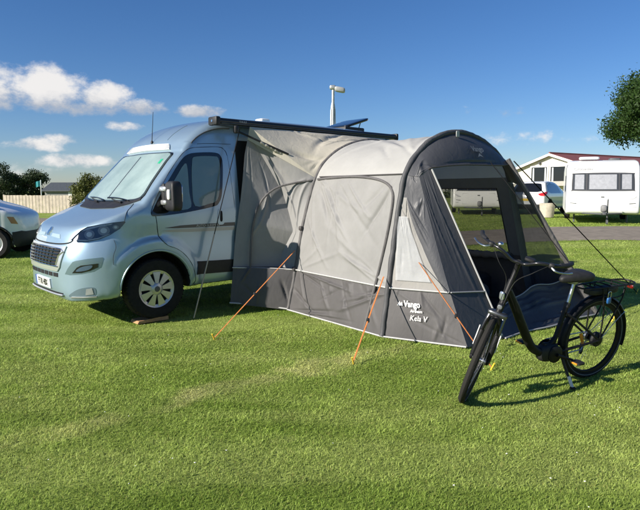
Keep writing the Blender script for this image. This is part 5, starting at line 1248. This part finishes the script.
rwn = sp_('rear_window', catmull([(-.60, 1.10), (0, 1.08), (.60, 1.10), (.56, 1.38), (.46, 1.47), (0, 1.49), (-.46, 1.47), (-.56, 1.38)], 3, True), FT, GLOSSB)
for s2 in (-1, 1):
    D3 = ax_diag(s2); sp_('tail_lamp', catmull([(.46, .98), (.62, 1.03), (.80, 1.08), (.92, 1.10), (.86, .98), (.70, .90), (.52, .90)], 3, True), D3, mat('tail_red', (.50, .018, .02), .15, coat=.8), .012)
    P4 = ax_side(s2); sp_('side_window', [(.55, 1.08), (1.0, 1.02), (2.6, 1.02), (2.35, 1.35), (1.9, 1.47), (1.2, 1.50), (.75, 1.40)], P4, GLOSSB)
    al3 = [(.80+.40*math.cos(a), .34+.40*math.sin(a)) for a in np.radians(np.arange(-5, 186, 12))]; MB().tube([fr(p) for p in on_surface(SV, al3, P4, .005)], .022, 6).build('arch_trim', BLACKP, su)
    for xb in (.80, 3.45): wheel_simple(su, xb, s2*.80, .34, .21, s2)
sp_('bumper', [(-.80, .27), (.80, .27), (.82, .50), (-.82, .50)], FT, BLACKP, .012)
np_ = sp_('number_plate', [(-.26, .66), (.26, .66), (.26, .77), (-.26, .77)], FT, mat('plate_yellow', (.75, .50, .03), .4), .016)
sp_('badge', catmull([(-.06, .90), (0, .95), (.06, .90), (0, .85)], 2, True), FT, CHROME, .012)

# ---- clubhouse with red roof
ap = np.array([15.8, 40.0]); rd = np.array([.85, .53]); rd /= np.linalg.norm(rd); wd = np.array([rd[1], -rd[0]])
def bp(u, v, z): q = ap+wd*u+rd*v; return (q[0]-ap[0], q[1]-ap[1], z)
cb = thing('clubhouse', 'cream clubhouse with red metal roof and dark windows behind the white car', 'building', (ap[0], ap[1], 0))
CRE = mat('cream_render', (.74, .70, .58), .85, var=.05, vscale=1.5, bump=.2, bscale=30); REDR = mat('red_roof_sheet', (.19, .062, .056), .7, var=.15, vscale=2)
g_ = MB(); HWb, EZ, AZ = 3.3, 2.90, 3.95
g_.prism([(-HWb, -.2), (HWb, -.2), (HWb, EZ), (0, AZ), (-HWb, EZ)], lambda a, b, t: bp(a, t, b), 26); g_.build('wall', CRE, cb, False)
for s2 in (-1, 1):
    r_ = MB(); sl = (AZ-EZ)/HWb
    r_.prism([(0, AZ+.02), (s2*(HWb+.35), EZ-.35*sl+.02), (s2*(HWb+.35), EZ-.35*sl+.12), (0, AZ+.12)], lambda a, b, t: bp(a, -.3+t, b), 26.6); ro_ = r_.build('roof', REDR, cb, False)
    fb_ = MB(); fb_.prism([(0, AZ-.06), (s2*(HWb+.35), EZ-.35*sl-.06), (s2*(HWb+.35), EZ-.35*sl+.10), (0, AZ+.10)], lambda a, b, t: bp(a, -.34+t, b), .035); fb_.build('verge_board', mat('trim_white', (.78, .77, .73), .6), cb, False)
rc2 = MB(); rc2.tube([bp(0, -.3, AZ+.13), bp(0, 26.3, AZ+.13)], .07, 6); rc2.build('ridge_cap', REDR, cb)
for a0_, a1_, z0_, z1_ in ((-1.62, -.24, 2.02, 3.20), (-.06, 1.35, 2.02, 3.20)):
    wf = MB(); wf.box((0, 0, 0), (1, 1, 1)); wf.v = [bp(a0_+(a1_-a0_)*p[0], -.03+.02*p[1], z0_+(z1_-z0_)*p[2]) for p in wf.v]; w_ = wf.build('window', GLOSSB, cb, False)
    for k in range(4):
        e = MB()
        if k < 2: x_ = (a0_, a1_)[k]; e.box((0, 0, 0), (1, 1, 1)); e.v = [bp(x_-.05+.10*p[0], -.08+.06*p[1], z0_-.05+(z1_-z0_+.10)*p[2]) for p in e.v]
        else: z_ = (z0_, z1_)[k-2]; e.box((0, 0, 0), (1, 1, 1)); e.v = [bp(a0_+.05+(a1_-a0_-.1)*p[0], -.078+.056*p[1], z_-.05+.10*p[2]) for p in e.v]
        e.build('frame', mat('trim_white', (.78, .77, .73), .6), w_, False)
    for x_ in (a0_+.20, a1_-.20):
        e = MB(); n_c = 9
        e.add([bp(x_-.07+.14*i/(n_c-1)*(.8 if zz else 1), -.04-.012*(i % 2), z0_+.1+zz*(z1_-z0_-.2)) for zz in (0, 1) for i in range(n_c)], [(i, i+1, n_c+i+1, n_c+i) for i in range(n_c-1)]); e.build('curtain', mat('curtain_pale', (.55, .58, .58), .8), w_, False)
lt = MB(); lt.prism([(-HWb-1.9, -.2), (-HWb-.01, -.2), (-HWb-.01, EZ-.15), (-HWb-1.9, 2.05)], lambda a, b, t: bp(a, .4+t, b), 6); lto = lt.build('lean_to', CRE, cb, False)
lr = MB(); lr.prism([(-HWb-2.1, 2.0), (-HWb, EZ-.12), (-HWb, EZ-.02), (-HWb-2.1, 2.1)], lambda a, b, t: bp(a, .2+t, b), 6.3); lr.build('lean_to_roof', mat('grey_felt', (.42, .42, .42), .8), lto, False)
dr = MB(); dr.box((0, 0, 0), (1, 1, 1)); dr.v = [bp(-HWb-1.35+.95*p[0], .34+.05*p[1], .5+1.55*p[2]) for p in dr.v]; dr.build('door', mat('pale_door', (.55, .57, .58), .5), lto, False)
po = MB(); po.box((0, 0, 0), (1, 1, 1)); po.v = [bp(-.45+3.2*p[0], -1.3+1.28*p[1], 1.85+.30*p[2]) for p in po.v]; po.build('porch_roof', mat('porch_grey', (.36, .34, .30), .8, var=.15), cb, False)
fl = MB(); fl.superbox(bp(-.9, -.12, 3.42), (.10, .10, .07), .6, 10, 8); fl.build('flood_lamp', GREYP, cb)
# balustrade in front of it
bal = thing('balustrade', 'low white picket balustrade in front of the clubhouse windows', 'fence', tuple(ap)+(0,)); TW = mat('trim_white', (.78, .77, .73), .6)
for k in range(30):
    u = -5.2+k*.28; e = MB(); e.box((0, 0, 0), (1, 1, 1)); e.v = [bp(u+.12*p[0], -2.6+.03*p[1], tz(15, 38)+1.18*p[2]) for p in e.v]; e.build('picket', TW, bal, False)
for z_ in (.75, 1.45):
    e = MB(); e.box((0, 0, 0), (1, 1, 1)); e.v = [bp(-5.3+8.6*p[0], -2.565+.04*p[1], z_+.07*p[2]) for p in e.v]; e.build('rail', TW, bal, False)
# concrete planter ring
px_, py_ = 9.45, 24.2
pt = MB(); pt.lathe([(.24, 0), (.27, .02), (.29, .30), (.31, .56), (.31, .60), (.26, .60), (.24, .45), (0, .45)], 24, 'z'); pto = pt.build('concrete_planter', mat('weathered_concrete', (.42, .38, .31), .9, var=.2, vscale=8, bump=.4), None); pto.location = (px_, py_, tz(px_, py_)); tag(pto, 'round weathered concrete planter on the grass left of the caravan', 'planter')

# ---- floodlight mast behind the van
lp = thing('lamp_post', 'grey floodlight mast rising behind the camper van roof', 'lamp post', (.66, 30, 0)); LPM = mat('galvanised', (.42, .43, .43), .45, metal=.6, var=.15)
MB().tube([(0, 0, 0), (0, 0, 6.75)], [.11, .07], 12).build('mast', LPM, lp); MB().tube([(-.22, 0, 0), (-.10, 0, 5.6), (0, 0, 6.3)], .03, 6).build('brace', LPM, lp); MB().tube([(.22, 0, 0), (.10, 0, 5.6), (0, 0, 6.3)], .03, 6).build('brace', LPM, lp)
MB().superbox((-.02, 0, 6.72), (.16, .12, .11), .5, 14, 8).build('bracket', LPM, lp); MB().superbox((.34, -.05, 6.60), (.27, .18, .13), .5, 16, 8, Matrix.Identity(4), lambda q: (q[0], q[1], q[2]-.18*q[0])).build('floodlight_head', mat('lamp_head', (.30, .31, .31), .5), lp)

# ---- trees, bush, hedge
BARK = mat('bark', (.10, .075, .055), .9, var=.3, vscale=6, bump=.6, bscale=20)
def leaf_mat(name, a, b):
    m = mat(name, a, .55, col2=b, vscale=1.4, transl=.30, spec=.3); return m
def foliage(centres, radii, n, size, rng, squash=.85):
    """leaf-sized faces scattered through clumps, denser towards each clump's skin"""
    c = np.array(centres); r = np.array(radii); w = r**2/np.sum(r**2); k = rng.choice(len(c), n, p=w)
    d = rng.normal(size=(n, 3)); d /= np.linalg.norm(d, axis=1)[:, None]; rad = r[k]*rng.uniform(.15, 1, n)**.45*(1+.18*rng.normal(size=n))
    P = c[k]+d*rad[:, None]*[1, 1, squash]
    u = rng.normal(size=(n, 3)); u /= np.linalg.norm(u, axis=1)[:, None]; v = np.cross(u, d+.6*rng.normal(size=(n, 3))); v /= np.maximum(np.linalg.norm(v, axis=1), 1e-6)[:, None]
    s = (size*rng.uniform(.6, 1.4, n))[:, None]
    V = np.stack([P-u*s, P+v*s*.45, P+u*s, P-v*s*.45], 1).reshape(-1, 3); q = np.arange(n)[:, None]*4+np.arange(4)
    return V, q
def tree(name, label, cat, x, y, h, rx, rz, n, size, seed, m, trunk=True, zb=None, clumps=26, group=None):
    rng = np.random.default_rng(seed); t = thing(name, label, cat, (x, y, tz(x, y)), 0, group); zc = h-rz
    cs = []; rs = []
    for k in range(clumps):
        d = rng.normal(size=3); d /= np.linalg.norm(d); q = d*rng.uniform(.35, .92)*np.array([rx, rx, rz]); q[2] += zc; cs.append(q); rs.append(rng.uniform(.22, .42)*rx)
    V, q = foliage(cs, rs, n, size, rng); np_mesh('crown', V, None, m, t, False, q)
    tk = MB(); tk.tube([(0, 0, -.1), (.03*rx, 0, zc*.5), (0, .02*rx, zc), (.05, 0, zc+rz*.5)], [.11*rx*.7, .08*rx*.7, .06*rx*.6, .02*rx], 10, smooth=3)
    tko = tk.build('trunk', BARK, t)
    for k in range(0, clumps, 2):
        p = cs[k]; z0 = rng.uniform(.55, .95)*zc; MB().tube([(0, 0, z0), (p[0]*.45, p[1]*.45, z0+(p[2]-z0)*.6), tuple(p)], [.035*rx, .022*rx, .008*rx], 6, smooth=3).build('limb', BARK, tko)
    return t
tree('sycamore_tree', 'large dark green leafy tree towering behind the caravan', 'tree', 19.3, 32.5, 7.75, 3.7, 2.2, 75000, .08, 3, leaf_mat('leaf_deep', (.016, .042, .009), (.048, .090, .018)), clumps=44)
LL = leaf_mat('leaf_far', (.028, .045, .022), (.05, .075, .03))
for k, (px, D, top, rx, rz, lab) in enumerate(((-4, 58, 164, 2.0, 2.2, 'dark thin-crowned tree at the far left edge beyond the fence'), (13, 62, 172, 1.7, 1.6, 'low dark tree between two taller ones beyond the fence'), (33, 60, 166, 1.9, 1.9, 'dark round tree beside the teal flag beyond the fence'))):
    tree('field_tree', lab, 'tree', (px-320)/580*D, D, EYE+(190-top)/580*D, rx, rz, 8000, .10, 20+k, LL, clumps=22, group='trees beyond the fence')
tree('hedge_bush', 'bushy olive-green shrub showing beside the camper van windscreen', 'bush', -10.80, 27.5, 2.30, .95, 1.0, 12000, .05, 31, leaf_mat('leaf_olive', (.055, .075, .014), (.13, .14, .03)), clumps=40)
# far hedgerow along the field edge
rng = np.random.default_rng(5); cs = [(x+rng.uniform(-1, 1), 86+rng.uniform(-2, 2)+abs(x)*.02, rng.uniform(.3, 1.1)-.2) for x in np.arange(-95, 120, 1.6)]
V, q = foliage(cs, [rng.uniform(1.0, 1.6) for _ in cs], 26000, .20, rng); hg = np_mesh('hedgerow', V, None, LL, None, False, q); tag(hg, 'distant dark hedgerow along the edge of the field', 'hedge'); hg['kind'] = 'stuff'

# ---- boarded fence, shed, flag
FW = mat('weathered_board', (.40, .35, .28), .85, var=.22, vscale=3, bump=.3, bscale=20)
fn = thing('board_fence', 'weathered pale timber board fence along the far edge of the field', 'fence', (-22.0, 40.5, 0)); 
f0 = np.array([-22.0, 40.5]); f1 = np.array([-7.0, 35.5]); L_ = np.linalg.norm(f1-f0); fd = (f1-f0)/L_; nb = 8
for i in range(nb):
    a = f0+fd*L_*i/nb-f0; e = MB()
    for k in range(14):
        q = a+fd*(L_/nb)*(k+.06)/14; w_ = L_/nb/14*.86; hh = 1.22+rng.uniform(-.012, .012); off = .018*(k % 2)
        p = [(q[0]+fd[0]*s1*w_-fd[1]*t1*.02+fd[1]*off, q[1]+fd[1]*s1*w_+fd[0]*t1*.02-fd[0]*off) for s1, t1 in ((0, 0), (1, 0), (1, 1), (0, 1))]
        e.add([(x_, y_, z_) for z_ in (.03, hh) for x_, y_ in p], [(0, 1, 2, 3), (7, 6, 5, 4), (0, 4, 5, 1), (1, 5, 6, 2), (2, 6, 7, 3), (3, 7, 4, 0)])
    po_ = e.build('fence_panel', FW, fn, False); po_['kind'] = 'stuff'
    MB().box((a[0]-.05, a[1]+.03, 0), (a[0]+.05, a[1]+.13, 1.27)).build('post', FW, fn, False)
sh = thing('farm_shed', 'low dark-roofed shed showing above the board fence', 'building', (-24.6, 56, 0), math.radians(-5))
e = MB(); e.prism([(-1.9, 0), (1.9, 0), (1.9, 1.55), (-1.9, 1.55)], lambda a, b, t: (a, t, b), 3); e.build('wall', mat('shed_wall', (.22, .22, .21), .8), sh, False)
e = MB(); e.prism([(-.3, 1.45), (1.5, 2.22), (3.3, 1.45), (3.3, 1.55), (1.5, 2.32), (-.3, 1.55)], lambda a, b, t: (-2.1+t, a, b), 4.2); e.build('roof', mat('slate_dark', (.055, .065, .075), .7, var=.2), sh, False)
e = MB(); e.prism([(-.35, .9), (.35, .9), (.35, 1.4), (-.35, 1.4)], lambda a, b, t: (a+.8, -.02+t, b), .04); e.build('window', mat('shed_window', (.65, .65, .62), .4), sh, False)
fg = thing('flag_pole', 'small teal flag on a pale pole above the board fence', 'flag', (-21.5, 45, 0)); MB().tube([(0, 0, 0), (0, 0, 2.35)], .035, 6).build('pole', WHITEP, fg)
e = MB(); n_c = 8; e.add([(-.02-.40*i/(n_c-1), .06*math.sin(i*1.3), 2.3-.42*j-.10*i/(n_c-1)) for j in (0, 1) for i in range(n_c)], [(i, i+1, n_c+i+1, n_c+i) for i in range(n_c-1)]); e.build('flag_cloth', mat('flag_teal', (.05, .32, .34), .7), fg)
grow_grass([[a2w(a, b)[:2] for a, b in ((2.6, 1.2), (2.6, 3.2), (2.97, 3.98), (5.3, 3.98), (5.5, 3.2), (5.4, 1.2))], [v2w(a, b)[:2] for a, b in ((1.2, .85), (1.2, 1.02), (.70, 1.02), (.70, .85))]])
daisies()
